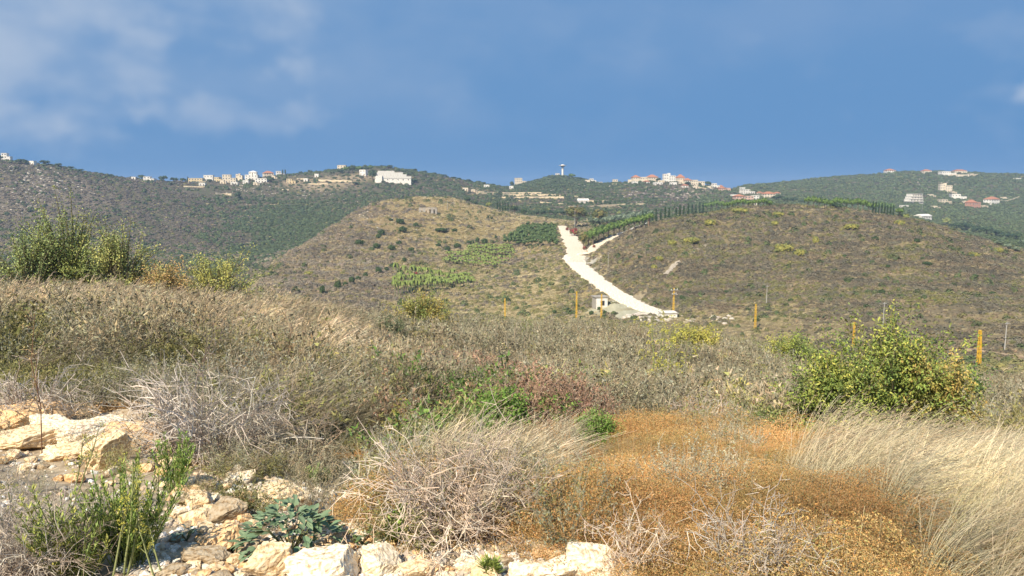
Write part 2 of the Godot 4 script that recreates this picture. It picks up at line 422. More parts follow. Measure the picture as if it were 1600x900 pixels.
# one tree or bush of a kind, with trunk and crown
func make_tree(kind: String) -> Node3D:
	var o := base(kind, Vector3.ZERO, "", "tree")
	var mb := MB.new()
	var bark := lin(0.171, 0.132, 0.093)
	match kind:
		"cypress_tree":
			part("trunk", trunk(1.4, 0.16, 0, 0, bark), M.leaf, o)
			for k in 26:
				var t := (k + 0.5) / 26.0
				var r := 0.72 * pow(sin(PI * clampf(t * 0.86 + 0.1, 0, 1)), 0.7)
				crown(mb, Vector3(0, 0.5 + t * 7.5, 0), Vector3(r, 0.3, r) * 0.7, 3, 12, 0.33, 0.17, [lin(0.054, 0.093, 0.043), lin(0.078, 0.116, 0.050), lin(0.043, 0.074, 0.040)])
		"umbrella_pine":
			part("trunk", trunk(3.6, 0.2, 6, 1.5, bark), M.leaf, o)
			crown(mb, Vector3(0, 3.7, 0), Vector3(2.3, 1.8, 2.3), 60, 16, 0.6, 0.24, [lin(0.139, 0.217, 0.054), lin(0.186, 0.264, 0.070), lin(0.093, 0.155, 0.046)], -0.25)
		"young_pine":
			part("trunk", trunk(2.2, 0.12, 4, 0.6, lin(0.232, 0.186, 0.132)), M.leaf, o)
			crown(mb, Vector3(0, 3.0, 0), Vector3(1.0, 1.7, 1.0), 26, 14, 0.42, 0.2, [lin(0.111, 0.172, 0.065), lin(0.151, 0.212, 0.081), lin(0.091, 0.137, 0.060)])
		"broad_tree":
			part("trunk", trunk(2.2, 0.28, 6, 1.6, bark), M.leaf, o)
			crown(mb, Vector3(0, 3.6, 0), Vector3(2.9, 2.3, 2.9), 70, 18, 0.7, 0.28, [lin(0.078, 0.116, 0.054), lin(0.101, 0.139, 0.062), lin(0.059, 0.093, 0.050)], -0.5)
		"olive_tree":
			part("trunk", trunk(1.6, 0.25, 5, 1.2, lin(0.217, 0.186, 0.155)), M.leaf, o)
			crown(mb, Vector3(0, 2.7, 0), Vector3(2.1, 1.5, 2.1), 46, 16, 0.6, 0.2, [lin(0.202, 0.248, 0.155), lin(0.248, 0.295, 0.194), lin(0.139, 0.186, 0.116)], -0.4)
		"plane_tree":
			part("trunk", trunk(3.6, 0.28, 7, 2.0, lin(0.310, 0.248, 0.186)), M.leaf, o)
			crown(mb, Vector3(0, 5.8, 0), Vector3(3.6, 3.0, 3.6), 80, 18, 0.8, 0.26, [lin(0.186, 0.178, 0.062), lin(0.248, 0.217, 0.070), lin(0.139, 0.155, 0.062), lin(0.279, 0.202, 0.078)], -0.6)
		"poplar_tree":
			part("trunk", trunk(1.6, 0.15, 5, 0.9, bark), M.leaf, o)
			crown(mb, Vector3(0, 2.8, 0), Vector3(1.9, 1.9, 1.9), 44, 16, 0.55, 0.22, [lin(0.264, 0.295, 0.093), lin(0.341, 0.341, 0.116), lin(0.186, 0.232, 0.078)], -0.5)
		"dead_tree":
			part("trunk", trunk(6.0, 0.14, 9, 0.7, lin(0.403, 0.264, 0.186)), M.leaf, o)
			for k in 14: crown(mb, Vector3(0, 1.5 + k * 0.38, 0), Vector3(0.5, 0.3, 0.5), 2, 7, 0.3, 0.12, [lin(0.341, 0.232, 0.155), lin(0.264, 0.186, 0.124)])
		"round_shrub":
			part("stem", trunk(0.6, 0.1, 6, 0.5, bark), M.leaf, o)
			crown(mb, Vector3(0, 0.85, 0), Vector3(1.05, 0.8, 1.05), 44, 16, 0.36, 0.14, [lin(0.070, 0.105, 0.040), lin(0.093, 0.132, 0.050), lin(0.054, 0.084, 0.037)], -0.6)
			o.set_meta("category", "shrub")
		"flowering_shrub":
			part("stem", trunk(0.7, 0.1, 6, 0.6, bark), M.leaf, o)
			crown(mb, Vector3(0, 1.1, 0), Vector3(1.3, 1.0, 1.3), 44, 16, 0.4, 0.15, [lin(0.434, 0.062, 0.085), lin(0.310, 0.093, 0.078), lin(0.186, 0.139, 0.062)], -0.6)
			o.set_meta("category", "shrub")
		"yellow_shrub":
			part("stem", trunk(0.5, 0.08, 6, 0.5, bark), M.leaf, o)
			crown(mb, Vector3(0, 0.5, 0), Vector3(1.3, 0.55, 1.3), 50, 16, 0.4, 0.13, [lin(0.310, 0.295, 0.078), lin(0.403, 0.357, 0.093), lin(0.217, 0.232, 0.070)], -0.5)
			o.set_meta("category", "shrub")
	var cr := part("crown", mb.mesh(), M.leaf, o)
	cr.set_meta("kind", "stuff")
	return o

# a leafy bush close enough to show its leaves
func leafy_bush(called: String, at: Vector3, rad: Vector3, nbr: int, per: int, ll: float, cols: Array, label: String, seed_: int, wild := 0.25) -> Node3D:
	rng.seed = seed_
	var o := base(called, at, label, "bush")
	var wood := MB.new(); var fol := MB.new()
	for i in nbr:
		var d := rnd_dir()
		if d.y < -0.75: d.y = -d.y
		var k := R(0.45, 1.0) + (R(0.0, wild) if rng.randf() < 0.3 else 0.0)
		var e := Vector3(d.x * rad.x * k, rad.y * (0.44 + 0.56 * d.y * k), d.z * rad.z * k)
		var s := Vector3(R(-0.12, 0.12) * rad.x, -0.1, R(-0.12, 0.12) * rad.z)
		var m := s.lerp(e, 0.55) + Vector3(0, rad.y * 0.14, 0)
		wood.tube(PackedVector3Array([s, m, e]), 0.012 * rad.y, 0.004, 4, lin(0.19, 0.16, 0.11), lin(0.2, 0.18, 0.1))
		var col: Color = cols[rng.randi() % cols.size()]
		var bd := (e - m).normalized()
		for j in per:
			var t := rng.randf() * 1.08
			var p := m.lerp(e, t) + rnd_dir() * ll * R(0.3, 3.0)
			var ld := (bd * 0.5 + rnd_dir() * 0.9 + Vector3(0.1, -0.25, 0)).normalized()
			fol.leaf(p, ld, (rnd_dir() * 0.7 + Vector3.UP).normalized(), ll * R(0.7, 1.3), ll * R(0.38, 0.55), vary(col, 0.28))
	part("branch", wood.mesh(), M.leaf, o)
	var f := part("foliage", fol.mesh(), M.leaf, o)
	f.set_meta("kind", "stuff")
	return o

# dead, dry, bare: arching twigs that fork and cross
func twig_tangle(called: String, at: Vector3, r: float, h: float, n: int, w: float, cols: Array, label: String, seed_: int, wild := 0.2) -> Node3D:
	rng.seed = seed_
	var o := base(called, at, label, "dead bush")
	var small := MB.new()
	for i in n:
		var a := R(0, TAU)
		var out := Vector3(cos(a), 0, sin(a))
		var s := out * r * R(0, 0.35)
		var lift := R(0.35, 1.25)
		var d := (out * R(0.3, 1.0) + Vector3.UP * lift + Vector3(0.15, 0, 0)).normalized()
		var l := Vector2(r, h).length() * R(0.5, 1.0) * (1.0 + (wild if rng.randf() < 0.12 else 0.0))
		var p := PackedVector3Array([s])
		for k in 6:
			p.append(p[k] + d * l / 6.0)
			d = (d + rnd_dir() * 0.34 + Vector3(0, -0.13 if k > 1 else 0.04, 0)).normalized()
		var col: Color = vary(cols[rng.randi() % cols.size()], 0.15)
		if i < 26:
			var b := MB.new()
			b.tube(p, w * 0.85, w * 0.3, 4, col, col)
			part("branch", b.mesh(), M.leaf, o)
		else: small.tube(p, w * 0.6, w * 0.22, 3, col, col)
		for k in 7:
			var t := R(0.2, 1.0) * 6.0
			var q0 := p[int(minf(t, 5.99))].lerp(p[mini(int(t) + 1, 6)], t - int(minf(t, 5.99)))
			var bd := (d * 0.6 + rnd_dir()).normalized()
			var bl := l * R(0.12, 0.35)
			var q := PackedVector3Array([q0, q0 + bd * bl * 0.5, q0 + (bd + rnd_dir() * 0.35).normalized() * bl])
			small.tube(q, w * 0.42, w * 0.2, 3, col, col)
			for j in 2:
				var q2 := q[1].lerp(q[2], rng.randf())
				small.tube(PackedVector3Array([q2, q2 + (bd + rnd_dir() * 0.9).normalized() * bl * 0.5]), w * 0.3, w * 0.16, 3, col, col)
	var f := part("twigs", small.mesh(), M.leaf, o)
	f.set_meta("kind", "stuff")
	return o

# broken limestone: a ball cut by planes, then chipped
func rock_mesh(sx: float, sy: float, sz: float, cuts: int, seed_: int) -> ArrayMesh:
	rng.seed = seed_
	n_r.seed = seed_
	var planes := []
	for i in cuts:
		var d := rnd_dir()
		planes.append([d, R(0.45, 0.82)])
	planes.append([Vector3(R(-.2, .2), 1, R(-.1, .3)).normalized(), R(0.5, 0.7)])
	var sph := SphereMesh.new()
	sph.radius = 1.0; sph.height = 2.0; sph.radial_segments = 44; sph.rings = 26
	var arr := sph.get_mesh_arrays()
	var v: PackedVector3Array = arr[Mesh.ARRAY_VERTEX]
	for i in v.size():
		var p := v[i] * (1.0 + 0.22 * n_r.get_noise_3d(v[i].x * 1.6, v[i].y * 1.6, v[i].z * 1.6))
		for q in planes:
			var over: float = p.dot(q[0]) - q[1]
			if over > 0.0: p -= q[0] * over * 0.96
		p *= 1.0 + 0.10 * n_r.get_noise_3d(p.x * 5.0 + 9.0, p.y * 5.0, p.z * 5.0) + 0.05 * n_r.get_noise_3d(p.x * 14.0, p.y * 14.0, p.z * 14.0 + 5.0)
		v[i] = p * Vector3(sx, sy, sz)
	var idx: PackedInt32Array = arr[Mesh.ARRAY_INDEX]
	var mb := MB.new()
	for i in idx: mb.v.append(v[i]); mb.c.append(Color.WHITE)
	return mb.mesh()

# ---------------------------------------------------------------- the ground
var patches := []      # [x, z, rx, rz, colour, strength]
func patch(px: float, py: float, rpx: float, depth: float, col: Color, k: float, zmin := 60.0) -> void:
	var p := spot(px, py, zmin)
	patches.append([p.x, p.z, rpx * -p.z / F, depth, col, k])

func ground_colour(x: float, z: float) -> Color:
	var d := -z
	var px := 800.0 + F * x / maxf(d, 0.3)
	var n1 := n_b.get_noise_2d(x * 0.03 + 40.0, z * 0.06)
	var n2 := n_c.get_noise_2d(x * 0.12, z * 0.3 + 90.0)
	if d > 100.0: px += n1 * 90.0
	var n3 := n_a.get_noise_2d(x * 1.1, z * 1.1)
	var soil := lin(0.33, 0.26, 0.165)
	var dry := lin(0.42, 0.345, 0.195)
	var c: Color
	if d < 70.0 or absf(atan2(x, d)) > HALF:
		c = soil.lerp(lin(0.2, 0.165, 0.1), clampf(0.5 + n1 + n3 * 0.5, 0, 1))
		var open_ := maxf(maxf(1.0 - smoothstep(4.4, 5.6, d + n3) if px < 950.0 else 0.0, 1.0 - smoothstep(6.0, 7.2, d + n3) if px < 560.0 else 0.0), (1.0 - smoothstep(7.0, 8.5, d + n3)) * (1.0 - smoothstep(260.0, 420.0, px)))
		c = c.lerp(lin(0.8, 0.7, 0.55).lerp(lin(0.62, 0.49, 0.34), clampf(0.5 + n3 * 1.5, 0, 1)), open_ * clampf(0.85 + n3 * 0.5, 0, 1))
		return c
	var bro := lin(0.27, 0.23, 0.155)       # brown grey dead scrub
	var gre := lin(0.15, 0.165, 0.085)
	c = bro.lerp(dry, clampf(0.45 + n1 * 0.9 + n2 * 0.6, 0, 1))
	if d > 600.0: c = lin(0.2, 0.168, 0.13).lerp(gre, clampf(0.45 + n2 * 1.2 + n1 * 0.5, 0, 1))
	if px > 1120.0 and d > 600.0: c = gre.lerp(bro, clampf(0.2 + n2, 0, 0.6))
	if px > 640.0 and px < 1010.0 and d < 340.0: c = c.lerp(lin(0.48, 0.4, 0.21), 0.55 + n1 * 0.5)
	for q in patches:
		var e: float = Vector2((x - q[0]) / q[2], (z - q[1]) / q[3]).length() + (n1 + n2) * 0.45
		if e < 1.15: c = c.lerp(q[4], q[5] * (1.0 - smoothstep(0.7, 1.15, e)))
	var k := 1.0 + n3 * 0.25 + n_a.get_noise_2d(x * 0.3, z * 0.3) * 0.2
	return Color(c.r * k, c.g * k, c.b * k)

func build_ground() -> void:
	var nc := NF + NB
	var v := PackedVector3Array(); var nn := PackedVector3Array(); var c := PackedColorArray(); var idx := PackedInt32Array()
	v.resize(nc * NR); nn.resize(nc * NR); c.resize(nc * NR)
	for i in nc:
		var th := theta_of(i)
		var tc := cos(th) if i < NF else cos(HALF)
		for r in NR:
			var rr := Z0 * exp(KZ * r) / tc
			v[i * NR + r] = Vector3(rr * sin(th), HG[i * NR + r], -rr * cos(th))
	for i in nc:
		for r in NR:
			var a := v[((i + 1) % nc) * NR + r] - v[((i - 1 + nc) % nc) * NR + r]
			var b := v[i * NR + mini(r + 1, NR - 1)] - v[i * NR + maxi(r - 1, 0)]
			var n := b.cross(a).normalized()
			nn[i * NR + r] = n if n.y > 0.0 else -n
			var p := v[i * NR + r]
			c[i * NR + r] = ground_colour(p.x, p.z)
	for i in nc:
		var j := (i + 1) % nc
		for r in NR - 1:
			idx.append_array(PackedInt32Array([i * NR + r, i * NR + r + 1, j * NR + r, j * NR + r, i * NR + r + 1, j * NR + r + 1]))
	# the small disc under the camera
	v.append(Vector3(0, height(0.0, -0.01), 0)); nn.append(Vector3.UP); c.append(ground_colour(0, -0.5))
	for i in nc: idx.append_array(PackedInt32Array([nc * NR, i * NR, ((i + 1) % nc) * NR]))
	var arr := []
	arr.resize(Mesh.ARRAY_MAX)
	arr[Mesh.ARRAY_VERTEX] = v; arr[Mesh.ARRAY_NORMAL] = nn; arr[Mesh.ARRAY_COLOR] = c; arr[Mesh.ARRAY_INDEX] = idx
	var m := ArrayMesh.new()
	m.add_surface_from_arrays(Mesh.PRIMITIVE_TRIANGLES, arr)
	var o := part("terrain", m, M.ground, self)
	tag(o, "dry brown hillsides and valley floor running out to the far ridges", "terrain", "", "structure")

var roads := []
func survey_road(called: String, pts: Array, zmin: float, lift: float, m: Material, label: String, cat: String) -> void:   # pts: (px, py, width in metres)
	var c := Curve3D.new()
	var ws := []; var offs := []
	for p in pts: c.add_point(spot(p.x, p.y, zmin)); ws.append(p.z)
	for i in pts.size(): offs.append(c.get_closest_offset(c.get_point_position(i)))
	var total := c.get_baked_length()
	var n := int(total / 1.5) + 2
	var line := []      # (place, half width)
	for i in n + 1:
		var s := total * i / n
		var p := c.sample_baked(s)
		var k := 0
		while k < pts.size() - 2 and offs[k + 1] < s: k += 1
		var w: float = lerpf(ws[k], ws[k + 1], clampf((s - offs[k]) / maxf(offs[k + 1] - offs[k], 0.01), 0, 1)) * 0.5
		line.append([p, w * (1.0 + 0.28 * n_a.get_noise_1d(s * 0.12))])
	for pass_ in 8:
		for i in range(1, n):
			var y: float = (line[i - 1][0].y + line[i + 1][0].y + line[i][0].y) / 3.0
			line[i][0] = Vector3(line[i][0].x, y, line[i][0].z)
	roads.append({"name": called, "line": line, "lift": lift, "material": m, "label": label, "category": cat})
	for e in line: ways.append(Vector3(e[0].x, e[0].z, e[1] + (1.0 if e[1] > 1.2 else 1.7)))

func level_roads() -> void:      # the land is graded along each road
	var best := {}
	for r in roads:
		for e in r.line:
			var p: Vector3 = e[0]
			var g := grid_uv(p.x, p.z)
			var reach: float = e[1] + 6.0
			var dc := int(reach / (-p.z * 2.0 * HALF / (NF - 1))) + 2
			var dr := int(reach / (-p.z * KZ)) + 2
			for c in range(maxi(int(g.x) - dc, 0), mini(int(g.x) + dc, NF - 1)):
				var th := theta_of(c)
				for q in range(int(g.y) - dr, int(g.y) + dr + 1):
					var z := Z0 * exp(KZ * q)
					var d := Vector2(z * tan(th) - p.x, -z - p.z).length()
					var id := c * NR + q
					if d < reach and (not best.has(id) or best[id].x > d - e[1]): best[id] = Vector2(d - e[1], p.y)
	for id in best:
		HG[id] = lerpf(HG[id], best[id].y - 0.2, 1.0 - smoothstep(1.0, 6.0, best[id].x))

func lay_road(r: Dictionary) -> void:
	var mb := MB.new()
	var rows := []
	var line: Array = r.line
	for i in line.size():
		var p: Vector3 = line[i][0]
		var a: Vector3 = line[maxi(i - 1, 0)][0]; var b: Vector3 = line[mini(i + 1, line.size() - 1)][0]
		var d := Vector3(b.x - a.x, 0, b.z - a.z).normalized()
		var side := Vector3(-d.z, 0, d.x)
		var w: float = line[i][1]
		var row := []
		for j in 7:
			var t := -1.0 + j / 3.0
			var e := side * (w * t + n_a.get_noise_2d(i * 0.6, j * 9.0) * 0.9)
			row.append(p + e + Vector3(0, r.lift - 0.12 * t * t + n_a.get_noise_2d(i * 0.5, j * 5.0) * 0.05, 0))
		row.push_front(row[0] - side * 0.4 - Vector3(0, 0.9, 0)); row.append(row[7] + side * 0.4 - Vector3(0, 0.9, 0))
		rows.append(row)
	for i in rows.size() - 1:
		for j in 8: mb.quad(rows[i][j], rows[i][j + 1], rows[i + 1][j + 1], rows[i + 1][j], Color.WHITE, Color.WHITE)
	var o := part(r.name, mb.mesh(), r.material, self)
	tag(o, r.label, r.category, "", "structure")

func bank_wall(pts: Array, h: float, zmin: float, m: Material, label: String, thick := 0.7) -> void:   # a terrace or boundary wall that follows the ground
	var ps := []
	for i in pts.size() - 1:
		var n := int(maxf(2.0, absf(pts[i + 1].x - pts[i].x) / 3.0))
		for k in n + (1 if i == pts.size() - 2 else 0):
			var t := float(k) / n
			ps.append(spot(lerpf(pts[i].x, pts[i + 1].x, t), lerpf(pts[i].y, pts[i + 1].y, t), zmin))
	for k in 3:
		for i in range(1, ps.size() - 1):
			var q: Vector3 = (ps[i - 1] + ps[i] * 2.0 + ps[i + 1]) / 4.0
			ps[i] = Vector3(q.x, height(q.x, q.z), q.z)
	var o := base("terrace_wall", ps[ps.size() / 2], label, "wall")
	var mb := MB.new()
	for i in ps.size() - 1:
		var a: Vector3 = ps[i] - o.position; var b: Vector3 = ps[i + 1] - o.position
		var s := Vector3(-(b - a).z, 0, (b - a).x).normalized() * thick * 0.5
		var ha := h * (1.0 + 0.15 * n_a.get_noise_1d(i * 3.0)); var hb := h * (1.0 + 0.15 * n_a.get_noise_1d(i * 3.0 + 3.0))
		var col := vary(lin(1, 1, 1), 0.12)
		var d := Vector3(0, 2.5, 0)
		mb.quad(a - s - d, b - s - d, b - s + Vector3(0, hb, 0), a - s + Vector3(0, ha, 0), col, col)
		mb.quad(a + s - d, b + s - d, b + s + Vector3(0, hb, 0), a + s + Vector3(0, ha, 0), col, col)
		mb.quad(a - s + Vector3(0, ha, 0), b - s + Vector3(0, hb, 0), b + s + Vector3(0, hb, 0), a + s + Vector3(0, ha, 0), col, col)
		if i == 0: mb.quad(a - s - d, a + s - d, a + s + Vector3(0, ha, 0), a - s + Vector3(0, ha, 0), col, col)
		if i == ps.size() - 2: mb.quad(b - s - d, b + s - d, b + s + Vector3(0, hb, 0), b - s + Vector3(0, hb, 0), col, col)
	part("masonry", mb.mesh(), m, o)

# ---------------------------------------------------------------- buildings
var unit_box: ArrayMesh
func cube(called: String, parent: Node, at: Vector3, size: Vector3, m: Material) -> MeshInstance3D:
	var o := part(called, unit_box, m, parent, at)
	o.scale = size
	return o

func windows_on(o: Node3D, at: Vector3, w: float, h: float, d: float, every := 3.4) -> void:   # front (+z) and left (-x) faces of a block whose floor centre is at
	var floors := maxi(1, int(round(h / 3.3)))
	var nx := clampi(int(round(w / every)), 1, 5)
	var nz := clampi(int(round(d / 4.2)), 1, 3)
	for f in floors:
		var y := h * (f + 0.52) / floors
		for i in nx + nz:
			var front := i < nx
			var p := Vector3(w * ((i + 0.5) / nx - 0.5), y, d * 0.5) if front else Vector3(-w * 0.5, y, d * ((i - nx + 0.5) / nz - 0.5))
			if f == 0 and front and i == nx / 2:
				var dr := part("door", M.door_mesh, M.timber, o, at + Vector3(p.x, 1.05, p.z))
				continue
			var wn := part("window", M.frame_mesh, M.white, o, at + p)
			if not front: wn.rotation.y = -PI / 2
			part("pane", M.pane_mesh, M.glass, wn, Vector3(0, 0, 0.045))

func hip_roof(o: Node3D, at: Vector3, w: float, d: float, h: float, m: Material) -> void:
	var mb := MB.new()
	var e := 0.45
	var x := w / 2 + e; var z := d / 2 + e
	var rx := maxf(x - z, 0.15) if w >= d else 0.15
	var rz := maxf(z - x, 0.0) if d > w else 0.0
	var a := Vector3(-x, 0, z); var b := Vector3(x, 0, z); var c := Vector3(x, 0, -z); var q := Vector3(-x, 0, -z)
	var r0 := Vector3(-rx, h, rz); var r1 := Vector3(rx, h, rz); var r2 := Vector3(rx, h, -rz); var r3 := Vector3(-rx, h, -rz)
	var W := Color.WHITE
	mb.quad(a, b, r1, r0, W, W); mb.quad(b, c, r2, r1, W, W); mb.quad(c, q, r3, r2, W, W); mb.quad(q, a, r0, r3, W, W); mb.quad(r0, r1, r2, r3, W, W)
	var u := Vector3(0, -0.25, 0)
	for s in [[a, b], [b, c], [c, q], [q, a]]: mb.quad(s[0] + u, s[1] + u, s[1], s[0], W, W)
	mb.quad(a + u, b + u, c + u, q + u, W, W)
	part("roof", mb.mesh(), m, o, at)

func gable_roof(o: Node3D, at: Vector3, w: float, d: float, h: float, m: Material) -> void:   # ridge along x
	var mb := MB.new()
	var x := w / 2 + 0.3; var z := d / 2 + 0.4
	var W := Color.WHITE
	var a := Vector3(-x, 0, z); var b := Vector3(x, 0, z); var c := Vector3(x, 0, -z); var q := Vector3(-x, 0, -z)
	var r0 := Vector3(-x, h, 0); var r1 := Vector3(x, h, 0)
	mb.quad(a, b, r1, r0, W, W); mb.quad(c, q, r0, r1, W, W); mb.tri(q, a, r0, W); mb.tri(b, c, r1, W); mb.quad(a, b, c, q, W, W)
	part("roof", mb.mesh(), m, o, at)

func block(o: Node3D, at: Vector3, w: float, h: float, d: float, m: Material, parapet := true, wins := true) -> void:
	cube("wall", o, at + Vector3(0, h / 2 - 1.5, 0), Vector3(w, h + 3.0, d), m)
	if parapet:
		cube("roof", o, at + Vector3(0, h + 0.08, 0), Vector3(w + 0.3, 0.22, d + 0.3), m)
	if wins: windows_on(o, at, w, h, d)

func house(px: float, py: float, wpx: float, hpx: float, style: String, m: Material, turn: float, label: String, zmin := 600.0, cat := "house") -> void:
	var p := spot(px, py, zmin)
	var k := -p.z / F
	var w := maxf(wpx * k, 2.5) * 1.05; var h := maxf(hpx * k, 2.4) * 1.1
	var d := clampf(w * 0.75, 4.0, 11.0)
	var names := {"hip": "red_roofed_house", "ruin": "stone_ruin", "shed": "long_shed", "terr": "apartment_house"}
	var o := base(names.get(style, "flat_roofed_house"), p - Vector3(0, 0.3, d * 0.3), label, cat, "", turn)
	rng.seed = int(px * 13.0 + py * 7.0)
	match style:
		"flat": block(o, Vector3.ZERO, w, h, d, m)
		"step":
			block(o, Vector3(-w * 0.2, 0, 0), w * 0.6, h, d, m)
			block(o, Vector3(w * 0.29, 0, 0.6), w * 0.42, h * 0.58, d, m)
		"stepl":
			block(o, Vector3(w * 0.22, 0, 0), w * 0.56, h * 0.8, d, m)
			block(o, Vector3(-w * 0.26, 0, 0.6), w * 0.38, h, d * 0.7, m)
			cube("stair_tower", o, Vector3(w * 0.02, h * 0.55, 0), Vector3(w * 0.2, h * 1.1, 3.0), m)
		"hip":
			block(o, Vector3.ZERO, w, h * 0.66, d, m, false)
			hip_roof(o, Vector3(0, h * 0.66, 0), w, d, h * 0.34, M.tile)
		"hipwing":
			block(o, Vector3(-w * 0.24, 0, 0), w * 0.5, h * 0.7, d, m, false)
			hip_roof(o, Vector3(-w * 0.24, h * 0.7, 0), w * 0.5, d, h * 0.3, M.tile)
			block(o, Vector3(w * 0.25, 0, 0.5), w * 0.5, h * 0.72, d * 0.8, m)
		"terr":
			var n := maxi(2, int(round(h / 3.4)))
			for f in n:
				var fw := w * (1.0 - 0.1 * f); var fh := h / n
				cube("wall", o, Vector3(w * 0.05 * f, fh * (f + 0.5) - (1.5 if f == 0 else 0.0), -0.8 * f), Vector3(fw, fh - 0.25 + (3.0 if f == 0 else 0.0), d), m)
				var bal := cube("balcony", o, Vector3(w * 0.05 * f, fh * (f + 1) - 0.12, 0.9 - 0.8 * f), Vector3(fw + 0.6, 0.24, d + 1.6), m)
				for i in 5:
					var c := cube("column", o, Vector3(w * 0.05 * f + fw * (i / 4.0 - 0.5) * 0.94, fh * (f + 0.47), d * 0.5 + 1.4 - 0.8 * f), Vector3(0.3, fh - 0.25, 0.3), m)
				for i in 4:
					var wn := part("window", M.frame_mesh, M.white, o, Vector3(w * 0.05 * f + fw * ((i + 0.5) / 4.0 - 0.5), fh * (f + 0.45), d * 0.5 - 0.8 * f))
					part("pane", M.pane_mesh, M.glass, wn, Vector3(0, 0, 0.045))
		"low":
			cube("wall", o, Vector3(0, h * 0.3 - 1.5, 0), Vector3(w, h * 0.6 + 3.0, d), m)
			gable_roof(o, Vector3(0, h * 0.6, 0), w, d, h * 0.4, M.white)
		"shed":
			cube("wall", o, Vector3(0, h * 0.35 - 1.0, 0), Vector3(w, h * 0.7 + 2.0, 9.0), m)
			gable_roof(o, Vector3(0, h * 0.7, 0), w, 9.0, h * 0.3, M.white)
			for i in 6:
				var wn := part("window", M.frame_mesh, M.white, o, Vector3(w * ((i + 0.5) / 6.0 - 0.5), h * 0.4, 4.5))
				part("pane", M.pane_mesh, M.glass, wn, Vector3(0, 0, 0.045))
		"dome":
			block(o, Vector3.ZERO, w, h * 0.55, d, m, true)
			block(o, Vector3(w * 0.08, h * 0.56, -1.0), w * 0.6, h * 0.3, d * 0.7, m, false)
			hip_roof(o, Vector3(w * 0.08, h * 0.86, -1.0), w * 0.6, d * 0.7, h * 0.14, M.white)

# a square yellow lattice mast
func lattice_pole(at: Vector3, h: float, w: float, label: String, arms := 0, lean := 0.0) -> Node3D:
	var o := base("yellow_lattice_pole", at, label, "pole", "yellow lattice poles along the track", 0.5)
	o.rotation.z = lean
	var mb := MB.new()
	var tw := w * 0.62
	for s in [Vector2(-1, -1), Vector2(1, -1), Vector2(1, 1), Vector2(-1, 1)]:
		var l := MB.new()
		l.tube(PackedVector3Array([Vector3(s.x * w / 2, -0.6, s.y * w / 2), Vector3(s.x * tw / 2, h, s.y * tw / 2)]), w * 0.16, w * 0.14, 4, Color.WHITE, Color.WHITE)
		part("leg", l.mesh(), M.yellow, o)
	var n := int(h / 0.7)
	for i in n:
		var t0 := float(i) / n; var t1 := float(i + 1) / n
		var a := lerpf(w, tw, t0) / 2; var b := lerpf(w, tw, t1) / 2
		for f in 4:
			var r := Basis(Vector3.UP, f * PI / 2)
			var sg := 1.0 if (i + f) % 2 == 0 else -1.0
			mb.tube(PackedVector3Array([r * Vector3(-a * sg, t0 * h, a), r * Vector3(b * sg, t1 * h, b)]), w * 0.07, w * 0.07, 4, Color.WHITE, Color.WHITE)
	var lc := part("lacing", mb.mesh(), M.yellow, o)
	var cap := cube("cap", o, Vector3(0, h + 0.06, 0), Vector3(tw * 1.25, 0.14, tw * 1.25), M.yellow)
	for i in arms:
		var y := h - 0.35 - i * 1.15
		var wd := 2.3 if i == 0 else 1.4
		var arm := cube("crossarm", o, Vector3(0, y, tw * 0.7), Vector3(wd, 0.14, 0.12), M.grey)
		for k in 3:
			var ins := MB.new()
			ins.tube(PackedVector3Array([Vector3(0, 0, 0), Vector3(0, 0.3, 0)]), 0.1, 0.07, 6, Color.WHITE, Color.WHITE)
			part("insulator", ins.mesh(), M.white, o, Vector3((k - 1) * wd * 0.45, y + 0.07, tw * 0.7))
	return o

func cable(a: Vector3, b: Vector3, sag: float, r: float, label: String) -> void:
	var o := base("cable", a, label, "cable")
	var p := PackedVector3Array()
	for i in 15:
		var t := i / 14.0
		p.append((b - a) * t - Vector3(0, sag * 4.0 * t * (1.0 - t), 0))
	var mb := MB.new()
	mb.tube(p, r, r, 5, Color.WHITE, Color.WHITE)
	part("line", mb.mesh(), M.black, o)

func thin_pole(px: float, py: float, hpx: float, zmin: float, label: String, r := 0.11) -> void:
	var p := spot(px, py, zmin)
	var h := hpx * -p.z / F
	var o := base("utility_pole", p, label, "pole", "", 0.4)
	var mb := MB.new()
	mb.tube(PackedVector3Array([Vector3(0, -0.6, 0), Vector3(0.05, h, 0)]), r * 1.2, r * 0.7, 7, Color.WHITE, Color.WHITE)
	part("shaft", mb.mesh(), M.grey, o)
	cube("crossarm", o, Vector3(0.05, h - 0.3, 0.1), Vector3(1.1, 0.1, 0.1), M.grey)

